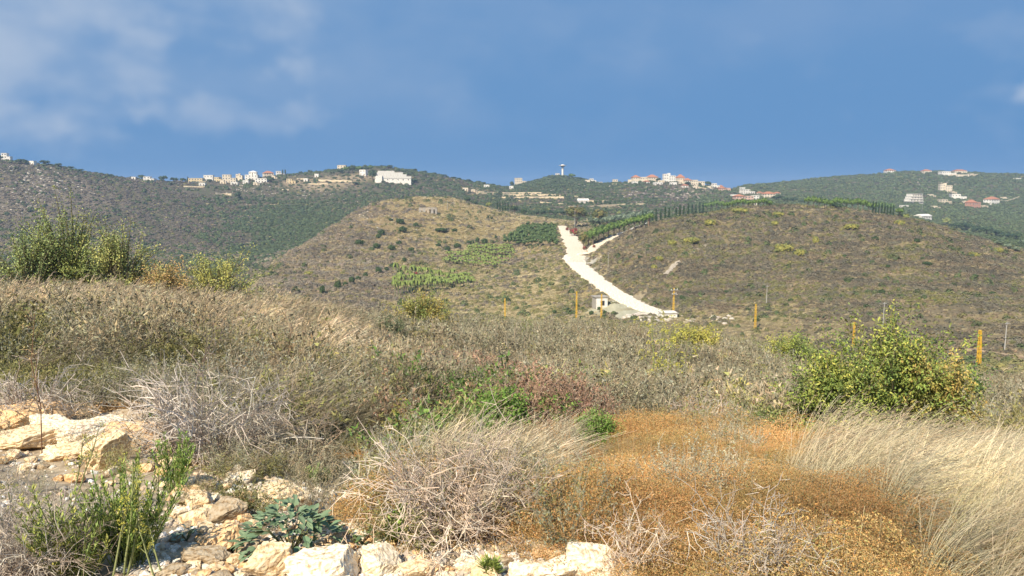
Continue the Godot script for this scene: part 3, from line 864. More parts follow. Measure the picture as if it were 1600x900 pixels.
# ---------------------------------------------------------------- sky
func make_sky() -> PanoramaSkyMaterial:
	var w := 1600; var h := 800
	var im := Image.create(w, h, false, Image.FORMAT_RGBF)
	im.fill(Color(0.14, 0.25, 0.42))
	var nz := FastNoiseLite.new()
	nz.seed = 5; nz.frequency = 1.0; nz.fractal_octaves = 5; nz.fractal_gain = 0.55
	var puffs := []      # (px, py, half width, half height, brightness) of cloud banks, kept as directions
	for q in [[20, 50, 260, 80, 0.5], [330, 30, 140, 45, 0.8], [300, 45, 50, 16, 0.7], [60, 130, 200, 50, 0.45], [150, 190, 60, 24, 0.9], [345, 190, 110, 24, 0.8], [10, 195, 55, 26, 1.0], [0, 110, 60, 40, 0.7], [1594, 163, 22, 15, 2.2], [1545, 165, 40, 12, 0.4], [740, 185, 60, 40, 0.14], [960, 200, 90, 40, 0.10], [1000, 120, 120, 30, 0.08], [620, 60, 300, 60, 0.16], [1150, 40, 340, 60, 0.12], [-500, 120, 420, 130, 0.5], [2300, 100, 380, 110, 0.4]]:
		var az := atan((q[0] - 800.0) / F); var el := atan((450.0 - q[1]) / F) - PITCH
		puffs.append([az, el, q[2] / F, q[3] / F, q[4]])
	for y in h / 2 + 60:
		var el := (0.5 - (y + 0.5) / h) * PI
		var se := sin(el); var ce := cos(el)
		for x in w:
			var az := wrapf((x + 0.5) / w * TAU, -PI, PI)
			var d := Vector3(ce * sin(az), se, -ce * cos(az))
			var e := clampf(el / 0.5, 0.0, 1.0)
			var c := Color(0.118, 0.288, 0.56).lerp(Color(0.165, 0.318, 0.575), smoothstep(0.0, 0.75, e))
			if el > 0.5: c = c.lerp(Color(0.19, 0.36, 0.68), smoothstep(0.5, 1.2, el))
			var q := d * 3.2
			var n := nz.get_noise_3d(q.x, q.y * 2.2, q.z)
			var n2 := nz.get_noise_3d(q.x * 2.6 + 7.0, q.y * 4.0, q.z * 2.6)
			# the left of the view is a paler bank
			var side := smoothstep(0.25, -0.55, az) * smoothstep(0.0, 0.18, el) * (1.0 - smoothstep(0.9, 2.2, -az))
			c = c.lerp(Color(0.30, 0.43, 0.63), clampf(side * (0.45 + n * 0.8), 0, 0.8))
			c = c.lerp(Color(0.225, 0.36, 0.6), clampf(0.08 + n * 0.6, 0, 0.5) * smoothstep(0.05, 0.3, el))
			for p in puffs:
				var u: float = (az - p[0]) / p[2]; var v: float = (el - p[1]) / p[3]
				var rr := u * u + v * v
				if rr < 4.0:
					var a: float = p[4] * clampf((1.2 - sqrt(rr)) * 0.8 + n2 * 1.25 + n * 0.4, 0, 1)
					c = c.lerp(Color(0.42, 0.52, 0.68), a * 0.6)
			# away from the storm, behind the camera, the sky is fair
			var fair := smoothstep(1.0, 2.6, absf(az))
			c = c.lerp(Color(0.24, 0.42, 0.72), fair * 0.6)
			im.set_pixel(x, y, c)
	var m := PanoramaSkyMaterial.new()
	m.panorama = ImageTexture.create_from_image(im)
	return m

func depth(p: Vector3) -> float: return -p.z * cos(PITCH) + (EYE - p.y) * sin(PITCH)

func make_materials() -> void:
	var one := Color.WHITE
	M.leaf = mat(one, 0.75)
	M.leaf.backlight_enabled = true; M.leaf.backlight = Color(0.35, 0.35, 0.3)
	M.ground = mat(one, 0.95)
	M.ground.albedo_texture = noise_tex(1024, 0.02, [[0.0, Color(0.62, 0.6, 0.58)], [0.45, Color(0.86, 0.85, 0.83)], [1.0, Color(1, 0.98, 0.95)]], 11)
	M.ground.uv1_triplanar = true; M.ground.uv1_world_triplanar = true
	M.ground.uv1_scale = Vector3(0.37, 0.37, 0.37)
	M.ground.detail_enabled = true
	M.ground.detail_blend_mode = BaseMaterial3D.BLEND_MODE_MUL
	M.ground.detail_albedo = noise_tex(512, 0.03, [[0.0, Color(0.8, 0.78, 0.75)], [1.0, Color(1, 1, 1)]], 12)
	M.ground.uv2_triplanar = true; M.ground.uv2_world_triplanar = true
	M.ground.uv2_scale = Vector3(0.041, 0.041, 0.041)
	var stone_ramp := [[0.0, Color(0.55, 0.46, 0.36)], [0.3, Color(0.83, 0.74, 0.62)], [0.44, Color(0.94, 0.89, 0.81)], [0.62, Color(1.0, 0.97, 0.92)], [0.85, Color(0.95, 0.92, 0.86)], [1.0, Color(0.62, 0.6, 0.56)]]
	var stone_tex := noise_tex(512, 0.012, stone_ramp, 21)
	var stone_n := noise_tex(512, 0.03, [], 22, true)
	for e in [["stone_white", Color(0.95, 0.93, 0.88)], ["stone_cream", Color(0.92, 0.86, 0.76)], ["stone_grey", Color(0.7, 0.66, 0.6)], ["stone_orange", Color(0.92, 0.81, 0.67)]]:
		var m := mat(e[1].srgb_to_linear(), 0.92, false)
		m.albedo_texture = stone_tex
		m.normal_enabled = true; m.normal_texture = stone_n; m.normal_scale = 1.1
		m.uv1_triplanar = true; m.uv1_scale = Vector3(4.3, 4.3, 4.3)
		M[e[0]] = m
	var gravel := noise_tex(512, 0.05, [[0.0, Color(0.66, 0.57, 0.45)], [0.38, Color(0.86, 0.8, 0.7)], [0.55, Color(0.97, 0.95, 0.9)], [1.0, Color(1, 1, 0.98)]], 31)
	M.track = mat(lin(0.9, 0.88, 0.83), 0.95)
	M.track.albedo_texture = gravel; M.track.uv1_triplanar = true; M.track.uv1_world_triplanar = true; M.track.uv1_scale = Vector3(0.06, 0.06, 0.06)
	M.asphalt = mat(lin(0.8, 0.75, 0.69), 0.95)
	M.asphalt.albedo_texture = gravel; M.asphalt.uv1_triplanar = true; M.asphalt.uv1_world_triplanar = true; M.asphalt.uv1_scale = Vector3(0.07, 0.07, 0.07)
	var plaster := noise_tex(256, 0.02, [[0.0, Color(0.8, 0.77, 0.72)], [0.5, Color(0.95, 0.94, 0.92)], [1.0, Color(1, 1, 1)]], 41)
	for e in [["white", lin(0.86, 0.83, 0.78)], ["cream", lin(0.8, 0.7, 0.55)], ["beige", lin(0.68, 0.59, 0.45)], ["yellow_wall", lin(0.72, 0.59, 0.36)], ["pink", lin(0.68, 0.46, 0.37)], ["salmon", lin(0.55, 0.3, 0.22)], ["greywall", lin(0.4, 0.37, 0.33)], ["sandstone", lin(0.74, 0.62, 0.44)], ["pale_roof", lin(0.6, 0.56, 0.52)], ["shed_roof", lin(0.5, 0.48, 0.44)], ["bare_rock", lin(0.5, 0.43, 0.34)], ["red_earth", lin(0.42, 0.31, 0.21)]]:
		var m := mat(e[1], 0.9)
		m.albedo_texture = plaster; m.uv1_triplanar = true; m.uv1_world_triplanar = true; m.uv1_scale = Vector3(0.12, 0.12, 0.12)
		M[e[0]] = m
	M.tile = mat(lin(0.46, 0.21, 0.13), 0.85); M.tile.albedo_texture = plaster; M.tile.uv1_triplanar = true; M.tile.uv1_scale = Vector3(0.4, 0.4, 0.4)
	M.glass = mat(lin(0.03, 0.035, 0.045), 0.15, false)
	M.timber = mat(lin(0.12, 0.08, 0.05), 0.7, false)
	M.yellow = mat(lin(0.74, 0.47, 0.05), 0.6)
	M.yellow.albedo_texture = noise_tex(256, 0.03, [[0.0, Color(0.7, 0.62, 0.55)], [0.4, Color(0.95, 0.93, 0.9)], [1.0, Color(1, 1, 1)]], 77); M.yellow.uv1_triplanar = true; M.yellow.uv1_scale = Vector3(0.5, 0.5, 0.5)
	M.grey = mat(lin(0.42, 0.4, 0.37), 0.8, false)
	M.black = mat(lin(0.03, 0.03, 0.03), 0.7, false)
	var b := MB.new(); b.box(Transform3D(), Vector3.ONE, Color.WHITE); unit_box = b.mesh()
	b = MB.new(); b.box(Transform3D(), Vector3(1.35, 1.55, 0.08), Color.WHITE); M.frame_mesh = b.mesh()
	b = MB.new(); b.box(Transform3D(), Vector3(1.1, 1.3, 0.03), Color.WHITE); M.pane_mesh = b.mesh()
	b = MB.new(); b.box(Transform3D(), Vector3(1.1, 2.1, 0.12), Color.WHITE); M.door_mesh = b.mesh()

func _ready() -> void:
	var quick := false
	# camera
	var cam := Camera3D.new()
	cam.name = "camera"
	cam.fov = 41.0; cam.near = 0.05; cam.far = 6000.0
	cam.rotation = Vector3(-PITCH, 0, 0)
	add_child(cam, true)
	# sky, exposure and air
	var env := Environment.new()
	env.background_mode = Environment.BG_SKY
	env.sky = Sky.new()
	env.sky.sky_material = make_sky()
	env.background_energy_multiplier = 0.645
	env.tonemap_mode = Environment.TONE_MAPPER_LINEAR
	env.tonemap_exposure = 1.58
	env.fog_enabled = true; env.fog_density = 0.0002; env.fog_light_color = Color(0.72, 0.82, 0.95)
	env.sdfgi_enabled = true; env.ssao_enabled = true; env.ssil_enabled = true
	var we := WorldEnvironment.new()
	we.name = "world_environment"; we.environment = env
	add_child(we, true)
	# sun, behind the camera and to the left
	var sun := DirectionalLight3D.new()
	sun.name = "sun"
	sun.light_energy = 1.5; sun.light_angular_distance = 0.55; sun.light_color = Color(1.0, 0.955, 0.87)
	sun.shadow_enabled = true
	add_child(sun, true)
	sun.look_at_from_position(Vector3(-0.38, 0.74, 0.68) * 100.0, Vector3.ZERO)

	rng.seed = 7
	n_a.seed = 1; n_a.frequency = 1.0; n_a.fractal_octaves = 4
	n_b.seed = 2; n_b.frequency = 1.0; n_b.fractal_octaves = 4
	n_c.seed = 3; n_c.frequency = 1.0; n_c.fractal_octaves = 4
	n_r.frequency = 1.0; n_r.fractal_octaves = 3
	make_materials()
	build_heights()
	cam.position = Vector3(0, EYE, 0)
	survey_roads()
	level_roads()
	lay_patches()
	build_ground()
	for r in roads: lay_road(r)
	bank_wall([Vector2(964, 369), Vector2(985, 361), Vector2(1012, 350)], 1.3, 250.0, M.white, "low white wall running along the lane under the pine row", 0.5)
	build_village()
	build_poles()
	plant_trees()
	plant_hills()
	lay_rocks()
	plant_near()
	plant_slope()

func lay_patches() -> void:
	var straw := lin(0.567, 0.439, 0.223)
	var green := lin(0.101, 0.135, 0.054)
	var tan_ := lin(0.567, 0.459, 0.311)
	patch(690, 322, 110, 110, straw, 0.95)
	patch(640, 340, 110, 50, lin(0.405, 0.317, 0.189), 0.6)
	patch(760, 352, 90, 40, lin(0.459, 0.371, 0.176), 0.7)
	patch(700, 365, 80, 30, lin(0.405, 0.338, 0.149), 0.5)
	patch(560, 425, 110, 14, lin(0.486, 0.378, 0.189), 0.7)
	patch(500, 445, 70, 14, lin(0.405, 0.324, 0.176), 0.5)
	patch(840, 392, 40, 20, straw, 0.7)
	patch(880, 465, 120, 35, lin(0.446, 0.371, 0.176), 0.65)
	patch(980, 455, 70, 20, lin(0.486, 0.392, 0.203), 0.6)
	patch(1000, 488, 50, 8, lin(0.720, 0.720, 0.567), 0.9)
	patch(924, 408, 12, 16, lin(0.72, 0.7, 0.62), 0.95)
	patch(980, 470, 46, 14, lin(0.6, 0.52, 0.4), 0.6)
	patch(952, 480, 34, 12, lin(0.720, 0.716, 0.540), 0.9)
	patch(1180, 487, 110, 14, lin(0.513, 0.425, 0.216), 0.8)
	patch(1100, 480, 60, 14, lin(0.459, 0.378, 0.189), 0.6)
	patch(1240, 335, 150, 22, lin(0.446, 0.351, 0.182), 0.6)
	patch(1300, 326, 60, 12, straw, 0.6)
	patch(1120, 345, 60, 20, lin(0.378, 0.324, 0.135), 0.5)
	patch(1440, 545, 120, 10, lin(0.540, 0.405, 0.243), 0.6)
	patch(1560, 545, 60, 5, lin(0.675, 0.459, 0.297), 0.8)
	patch(470, 370, 80, 110, green, 0.85, 500)
	patch(480, 330, 60, 80, green, 0.5, 600)
	patch(60, 300, 130, 90, lin(0.324, 0.277, 0.223), 0.7, 600)
	patch(520, 284, 70, 40, tan_, 0.7, 800)
	patch(810, 306, 90, 60, lin(0.405, 0.317, 0.216), 0.4, 700)
	patch(930, 320, 60, 40, tan_, 0.7, 650)
	patch(900, 290, 90, 100, green, 0.9, 1000)
	patch(1030, 305, 60, 60, lin(0.216, 0.176, 0.169), 0.8, 700)
	patch(1060, 297, 90, 40, lin(0.405, 0.351, 0.270), 0.6, 800)
	patch(1500, 350, 130, 150, green, 0.8, 500)
	patch(906, 282, 14, 20, tan_, 0.9, 1000)

func survey_roads() -> void:
	survey_road("asphalt_road", [Vector3(899, 409, 7.0), Vector3(902, 399, 8.5), Vector3(900, 388, 9.5), Vector3(892, 375, 9.0), Vector3(887, 366, 7.5), Vector3(882, 359, 6.0), Vector3(878, 353, 5.0)], 180.0, 0.16, M.asphalt, "pale paved road climbing away between the pine grove and the gardens", "road")
	survey_road("gravel_track", [Vector3(1046, 492, 6.0), Vector3(1020, 486, 6.2), Vector3(985, 472, 6.2), Vector3(950, 451, 6.6), Vector3(922, 430, 7.2), Vector3(902, 413, 8.2), Vector3(896, 403, 9.0), Vector3(898, 398, 8.5)], 150.0, 0.2, M.track, "bright white gravel track running diagonally up from the yellow poles", "track")
	survey_road("farm_lane", [Vector3(906, 396, 6.0), Vector3(922, 392, 4.5), Vector3(932, 384, 4.5), Vector3(948, 375, 4.6), Vector3(962, 368, 4.6)], 180.0, 0.22, M.asphalt, "narrow pale lane that branches right from the road beside the pine row", "lane")
	survey_road("dirt_path", [Vector3(1040, 428, 1.6), Vector3(1054, 414, 2.0), Vector3(1072, 400, 1.6), Vector3(1090, 389, 1.8), Vector3(1112, 378, 1.4)], 150.0, 0.06, M.bare_rock, "faint pale footpath slanting up the left side of the brown hill", "path")
	survey_road("reddish_track", [Vector3(1510, 545, 1.0), Vector3(1535, 548, 1.5), Vector3(1570, 553, 1.7), Vector3(1625, 561, 1.7)], 90.0, 0.1, M.red_earth, "reddish earth track at the foot of the brown hill by the right edge", "track")

func build_village() -> void:
	var W: Material = M.white; var C: Material = M.cream; var B: Material = M.beige
	# left hill top
	house(10, 251, 12, 11, "step", W, 0.2, "tall pale house among trees on the top of the hill at far left")
	house(51, 258, 8, 6, "flat", W, -0.2, "small white house on the left hill just right of the tall pale house")
	# ridge village
	house(209, 280, 6, 3.5, "flat", W, 0.1, "tiny white hut left of the round dark tree on the ridge")
	house(233, 283, 15, 6.5, "step", W, 0.15, "white flat-roofed house just right of the round dark tree on the ridge")
	house(306, 285, 20, 6, "flat", M.yellow_wall, 0.1, "long low ochre house at the near end of the ridge village")
	house(326, 283, 13, 8.5, "flat", W, 0.1, "white block house behind a dark round bush in the ridge village")
	house(342, 284, 12, 6.5, "step", M.yellow_wall, -0.1, "small ochre house between the white block and the cream two-storey house")
	house(358, 285, 19, 11, "step", C, 0.2, "cream two-storey house in the middle of the ridge village")
	house(374, 282, 10, 9, "stepl", C, 0.0, "cream house with stair tower left of the white villa")
	house(393, 281, 18, 13, "dome", W, 0.1, "largest white villa of the ridge village with a raised roof")
	house(408, 285, 17, 6, "flat", W, 0.1, "low white annexe in front of the white villa")
	house(418, 273, 14, 9, "hip", C, 0.5, "orange roofed house standing highest on the ridge village skyline")
	house(437, 273, 11, 7, "step", W, 0.4, "white house beside the pair of dark pointed trees on the skyline")
	house(455, 286, 13, 6, "step", M.yellow_wall, 0.1, "lone ochre house on the slope below the skyline, left of the terraces")
	house(478, 283, 6, 4, "flat", W, 0.0, "tiny white cabin at the start of the long terrace wall")
	house(495, 277, 6, 5, "flat", W, 0.0, "little white cube house above the long terrace wall")
	house(534, 262, 12, 6, "flat", C, 0.0, "flat pale house peeping over the tree clump on the summit")
	house(568, 274, 10, 8, "flat", W, -0.3, "small white house between the tree clump and the big tree")
	big_shed()
	house(727, 298, 8, 4.5, "flat", C, 0.1, "small cream house left of the terraces below the summit slope")
	house(741, 300, 9, 4.0, "step", B, 0.0, "small beige ruin at the upper end of the terraces")
	house(760, 293, 8, 4.0, "flat", W, 0.1, "lone white hut on the slope left of the sky notch")
	house(799, 296, 6, 5, "flat", W, 0.0, "small white house under the dark tree in the sky notch")
	house(813, 289, 15, 10, "step", C, 0.25, "cream stepped house beside the dark tree in the sky notch")
	house(871, 275, 6, 4.5, "flat", W, 0.1, "white hut at the foot of the mushroom tower")
	house(918, 286, 7, 4.5, "flat", C, 0.0, "cream cottage, first on the saddle right of the tower")
	house(926, 285, 9, 5.5, "step", W, 0.1, "white stepped cottage in the middle of the saddle right of the tower")
	house(938, 287, 6, 3.0, "flat", C, 0.0, "tiny cream cottage at the low point of the saddle")
	house(961, 287, 7, 6, "flat", C, 0.1, "square cream house alone between the saddle and the hill village")
	house(911, 318, 16, 7, "low", M.pale_roof, 0.05, "low grey-white barn among the terraces below the tower", 600.0, "barn")
	# hill village
	house(984, 286, 5, 5, "flat", C, 0.0, "narrow cream hut at the left end of the hill village")
	house(999, 285, 22, 11, "hipwing", C, 0.1, "wide cream house with red roof and white wing at the hill village's left", 800.0)
	house(1019, 283, 15, 11, "hip", C, 0.25, "square cream house with a pointed red roof in the hill village", 800.0)
	house(1045, 285, 18, 12, "stepl", W, 0.1, "white modern house with a square tower in the middle of the hill village", 800.0)
	house(1033, 286, 9, 4, "flat", C, 0.0, "low cream wing left of the white tower house", 800.0)
	house(1063, 287, 11, 13, "hip", C, 0.2, "tall narrow house with a red roof in the hill village", 800.0)
	house(1079, 289, 20, 10, "hipwing", C, 0.1, "broad pinkish house with a low red roof on the hill village's right half", 800.0)
	house(1095, 291, 10, 7, "flat", C, 0.1, "plain cream cube house left of the big dark tree in the hill village", 800.0)
	house(1118, 292, 11, 6.5, "step", W, 0.1, "white stepped house right of the big dark tree in the hill village", 800.0)
	house(1132, 299, 16, 7, "hipwing", M.pink, 0.2, "low salmon-roofed house at the lower right end of the hill village", 800.0)
	house(1168, 303, 18, 6.5, "step", W, 0.2, "grey and white terrace house on the slope below the skyline", 750.0)
	house(1162, 314, 27, 10, "hipwing", M.pink, 0.1, "big red and cream house, largest of the lower hamlet", 750.0)
	house(1180, 312, 10, 6.5, "flat", W, 0.2, "white cube house right of the big red and cream house", 750.0)
	house(1187, 304, 8, 4.5, "hip", C, 0.0, "small red-roofed cottage above the white cube house", 750.0)
	house(1201, 309, 17, 9, "hip", C, 0.1, "cream house with a wide red roof beside dark trees in the lower hamlet", 750.0)
	house(1174, 321, 14, 4, "flat", C, 0.1, "low white wall-like building just above the brown hill crest", 650.0)
	house(1187, 317, 11, 4, "dome", M.pink, 0.1, "pinkish low building with rounded roof above the brown hill crest", 650.0)
	for e in [[992, 288, 8, 4, "low cream house in front of the wide red-roofed one on the village hill"], [1010, 287, 9, 5, "small white house below the pointed red roof on the village hill"], [1028, 289, 12, 4, "long cream house below the low wing on the village hill"], [1052, 290, 9, 5, "cream cube house under the white tower house"], [1070, 293, 9, 5, "white house in front of the tall narrow one on the village hill"], [1087, 295, 9, 4, "cream annexe before the broad pinkish house"], [1109, 296, 8, 5, "white house below the big dark tree of the hill village"], [1126, 294, 7, 5, "pale house between the white stepped house and the salmon-roofed one"], [1148, 309, 10, 5, "white house left of the big red and cream house"], [1153, 318, 12, 4, "long pale house at the left foot of the lower hamlet"], [1214, 305, 9, 5, "white house behind the first dark tree of the lower hamlet"], [1160, 297, 7, 4, "lone white house above the grey and white terrace house"]]:
		house(e[0], e[1], e[2], e[3], ["flat", "step", "hip", "stepl"][int(e[0]) % 4], [W, C][int(e[0]) % 2], 0.15, e[4], 750.0)
	for e in [[316, 290, 9, 4, "small white house under the long ochre house of the ridge village"], [349, 287, 9, 5, "white house in front of the small ochre one in the ridge village"], [366, 289, 10, 4, "low cream house below the cream stair-tower house"], [384, 287, 8, 5, "pale house between the stair-tower house and the white villa"], [401, 289, 9, 4, "small pale house under the white villa's annexe"], [429, 279, 8, 4, "white cottage below the orange-roofed house on the ridge"]]:
		house(e[0], e[1], e[2], e[3], ["flat", "step"][int(e[0]) % 2], [W, C][int(e[0]) % 2], 0.1, e[4], 750.0)
	# far right hill
	house(1391, 271, 13, 6.5, "hip", W, 0.1, "white house alone on the right skyline", 900.0)
	house(1448, 271, 12, 6, "hip", C, 0.1, "red-roofed house alone on the right skyline", 900.0)
	house(1481, 275, 22, 6.5, "step", W, 0.1, "long white house in the skyline estate at right", 900.0)
	house(1500, 271, 18, 5.5, "hip", C, 0.0, "long red-roofed house topping the skyline estate at right", 900.0)
	house(1499, 277, 26, 4, "flat", C, 0.1, "low cream building in front of the skyline estate", 900.0)
	house(1477, 300, 17, 11.5, "stepl", C, -0.1, "cream house with a square tower half way up the right hill", 700.0)
	house(1428, 318, 23, 14, "terr", W, 0.15, "four-storey pale apartment house with columned balconies on the right hill", 600.0, "apartment house")
	house(1498, 312, 20, 8, "step", W, -0.2, "white modern house on the right hill below the towered cream house", 600.0)
	house(1522, 326, 17, 13, "hipwing", M.salmon, 0.3, "salmon coloured house with orange roof on the right hill", 600.0)
	house(1551, 319, 18, 11, "hip", W, 0.4, "white house with a pale red roof at the right edge village", 600.0)
	house(1477, 318, 15, 6, "step", B, 0.1, "unfinished beige house on the right hill between the apartment house and the salmon one", 600.0)
	house(1444, 343, 24, 8, "shed", W, 0.5, "long white shed behind the crest of the brown hill at right", 430.0, "shed")
	for e in [[1413, 325, 10, 4, "low white house left below the four-storey apartment house"], [1456, 308, 9, 4, "small cream house left of the towered cream house"], [1490, 303, 8, 4, "small white house right of the towered cream house"], [1508, 318, 8, 4, "small pale house between the white modern house and the salmon one"], [1538, 325, 9, 4, "low cream house right of the salmon coloured house"], [1462, 326, 10, 4, "small beige house below the unfinished one"], [1570, 312, 9, 4, "small white house above the pale boundary wall at right"], [1520, 275, 12, 3.5, "low tan building at the right end of the skyline estate"], [1590, 282, 8, 3.5, "tiny house near the right edge under the skyline"]]:
		house(e[0], e[1], e[2], e[3], ["flat", "step", "stepl"][int(e[0]) % 3], [W, C, B][int(e[0]) % 3], 0.15, e[4], 620.0)
	# spur ruin and the hut by the track
	var o := ruin(669, 332, 28, 7)
	hut()
	tower()
	tank()
	# terrace and boundary walls
	var S: Material = M.sandstone
	for e in [
		[[Vector2(737, 300), Vector2(763, 301)], 1.6, "short upper terrace wall right of the small beige ruin", 700.0],
		[[Vector2(744, 303), Vector2(800, 303), Vector2(846, 303)], 2.2, "highest of the three long pale terrace walls below the tower hill", 700.0],
		[[Vector2(786, 306), Vector2(868, 306)], 2.2, "middle of the three long pale terrace walls below the tower hill", 700.0],
		[[Vector2(874, 306), Vector2(905, 308)], 1.4, "short thin terrace wall left above the grey-white barn", 700.0],
		[[Vector2(784, 310.5), Vector2(881, 310)], 2.6, "lowest of the three long pale terrace walls below the tower hill", 700.0],
		[[Vector2(844, 317), Vector2(881, 320.5)], 1.6, "slanting terrace wall left of the row of small orchard trees", 650.0],
		[[Vector2(885, 324.5), Vector2(930, 323.5), Vector2(977, 320.5)], 1.8, "curving pale wall under the row of small orchard trees", 650.0],
		[[Vector2(919, 315), Vector2(954, 315)], 1.4, "pale bank right of the grey-white barn", 650.0],
		[[Vector2(985, 320), Vector2(1013, 319.5)], 1.2, "short pale wall at the right end of the orchard terraces", 650.0],
		[[Vector2(497, 283), Vector2(550, 285)], 2.4, "long bright terrace wall below the tree clump on the summit", 800.0],
		[[Vector2(480, 288), Vector2(513, 288)], 1.4, "lower bright terrace wall left of the summit", 800.0],
		[[Vector2(295, 287), Vector2(322, 285.5)], 2.4, "white garden wall below the ochre house of the ridge village", 800.0],
		[[Vector2(287, 292), Vector2(321, 293)], 1.4, "pale bank on the slope under the ridge village", 800.0],
		[[Vector2(337, 304), Vector2(362, 305)], 2.6, "reddish cut bank on the slope well below the ridge village", 700.0],
		[[Vector2(441, 297), Vector2(452, 297.5)], 1.4, "short pale bank under the lone ochre house", 800.0],
		[[Vector2(464, 280), Vector2(480, 280)], 1.4, "short pale wall behind the tiny white cabin", 800.0],
		[[Vector2(1088, 294), Vector2(1100, 297), Vector2(1113, 298)], 3.0, "slanting pale retaining wall below the hill village", 750.0],
		[[Vector2(946, 288.5), Vector2(963, 288.5)], 1.6, "pale wall on the saddle left of the square cream house", 900.0],
		[[Vector2(1560, 316), Vector2(1576, 315), Vector2(1592, 309)], 2.4, "pale boundary wall climbing right from the white house at the edge village", 600.0],
	]: bank_wall(e[0], e[1] * 0.85, e[3], S, e[2])

func ruin(px: float, py: float, wpx: float, hpx: float) -> Node3D:
	var p := spot(px, py, 400.0)
	var k := -p.z / F
	var w := wpx * k; var h := hpx * k
	var o := base("stone_ruin", p, "long roofless grey stone building with dark openings on the straw-coloured spur", "ruin", "", 0.06)
	# front wall left in piers between openings
	var x := -w / 2
	var cuts := [0.13, 0.08, 0.16, 0.07, 0.12, 0.1, 0.15, 0.07, 0.12]
	for i in cuts.size():
		var ww: float = cuts[i] * w
		if i % 2 == 0: cube("wall", o, Vector3(x + ww / 2, h / 2 - 1, 2.5), Vector3(ww, h + 2, 0.5), M.greywall if i != 4 else M.bare_rock)
		else: cube("lintel", o, Vector3(x + ww / 2, h * 0.86, 2.5), Vector3(ww + 0.02, h * 0.28, 0.46), M.bare_rock)
		x += ww
	cube("wall", o, Vector3(-w / 2 + 0.25, h / 2 - 1, 0), Vector3(0.5, h + 2, 4.5), M.greywall)
	cube("wall", o, Vector3(w / 2 - 0.25, h / 2 - 1, 0), Vector3(0.5, h + 2, 4.5), M.greywall)
	cube("wall", o, Vector3(0, h / 2 - 1, -2.5), Vector3(w, h * 1.1 + 2, 0.5), M.bare_rock)
	cube("roof", o, Vector3(w * 0.22, h + 0.1, 0), Vector3(w * 0.5, 0.22, 5.6), M.greywall)
	return o

func hut() -> void:
	var p := spot(937, 480, 120.0)
	var k := -p.z / F
	var w := 24.0 * k; var h := 17.0 * k; var d := 15.0 * k
	var o := base("concrete_hut", p, "small square concrete hut with a bright front beside the white track", "hut", "", 0.3)
	cube("side_wall", o, Vector3(-w * 0.42 + 0.1, h / 2 - 1, -0.02), Vector3(0.2, h + 2, d - 0.1), M.greywall)
	cube("wall", o, Vector3(0.1, h / 2 - 1, 0), Vector3(w * 0.84 - 0.2, h + 2, d), M.white)
	cube("roof", o, Vector3(0, h + 0.12, 0), Vector3(w * 0.84 + 0.5, 0.26, d + 0.5), M.greywall)
	var wn := part("window", M.frame_mesh, M.greywall, o, Vector3(0.3, h * 0.45, d / 2))
	part("pane", M.pane_mesh, M.glass, wn, Vector3(0, 0, 0.045))

func tank() -> void:
	var p := spot(1043, 496, 120.0)
	var k := -p.z / F
	var o := base("concrete_tank", p, "low white concrete tank at the lower end of the white track", "tank", "", 0.05)
	cube("wall", o, Vector3(0, 0.1, 0), Vector3(26 * k, 2.2, 3.0), M.white)
	cube("lid", o, Vector3(0.2, 1.32, -0.1), Vector3(27.5 * k, 0.22, 3.5), M.greywall)
	cube("coping", o, Vector3(0, 1.5, -0.2), Vector3(25 * k, 0.14, 3.0), M.white)

func big_shed() -> void:
	var p := spot(612, 284, 800.0)
	var k := -p.z / F
	var o := base("farm_shed", p, "large white farm building of stacked long roofs stepping down the summit", "farm building", "", 0.04)
	# front gable block, then long low roofs stepping back and up
	cube("wall", o, Vector3(-17 * k, 2.6, 8), Vector3(9 * k, 8.5, 9), M.white)
	var rows := [[-24.0, 31.0, 7.0, 3.6], [-22.0, 23.0, 1.5, 6.0], [-23.0, 17.0, -4.0, 8.4], [-22.0, 3.0, -9.5, 10.4]]
	for r in rows:
		var x0: float = r[0] * k; var x1: float = r[1] * k
		var w := x1 - x0
		cube("wall", o, Vector3((x0 + x1) / 2, r[3] / 2 - 2.0, r[2]), Vector3(w, r[3] + 3.9, 6.0), M.white)
		gable_roof(o, Vector3((x0 + x1) / 2, r[3], r[2]), w, 6.0, 2.6, M.shed_roof)
		for i in (7 if r[3] < 6.0 else 0):
			var wn := part("window", M.frame_mesh, M.white, o, Vector3(lerpf(x0, x1, (i + 0.5) / 7.0), r[3] - 1.4, r[2] + 3.0))
			part("pane", M.pane_mesh, M.glass, wn, Vector3(0, 0, 0.045))

func tower() -> void:
	var p := spot(879, 276, 1000.0)
	var h := 18.0 * -p.z / F
	var o := base("water_tower", p, "slender white mushroom-shaped tower on the top of the green central hill", "tower")
	var mb := MB.new()
	mb.tube(PackedVector3Array([Vector3(0, -3, 0), Vector3(0, h * 0.5, 0), Vector3(0, h * 0.82, 0)]), 1.7, 1.5, 16, Color.WHITE, Color.WHITE)
	part("shaft", mb.mesh(), M.white, o)
	var bowl := MB.new()
	bowl.tube(PackedVector3Array([Vector3(0, h * 0.8, 0), Vector3(0, h * 0.92, 0)]), 1.6, 4.2, 20, Color.WHITE, Color.WHITE)
	part("bowl", bowl.mesh(), M.greywall, o)
	var deck := MB.new()
	deck.tube(PackedVector3Array([Vector3(0, h * 0.92, 0), Vector3(0, h * 0.96, 0)]), 6.0, 6.0, 24, Color.WHITE, Color.WHITE)
	part("deck", deck.mesh(), M.pale_roof, o)
	var head := MB.new()
	head.tube(PackedVector3Array([Vector3(0, h * 0.96, 0), Vector3(0, h * 1.02, 0)]), 3.0, 2.4, 16, Color.WHITE, Color.WHITE)
	part("cap", head.mesh(), M.white, o)

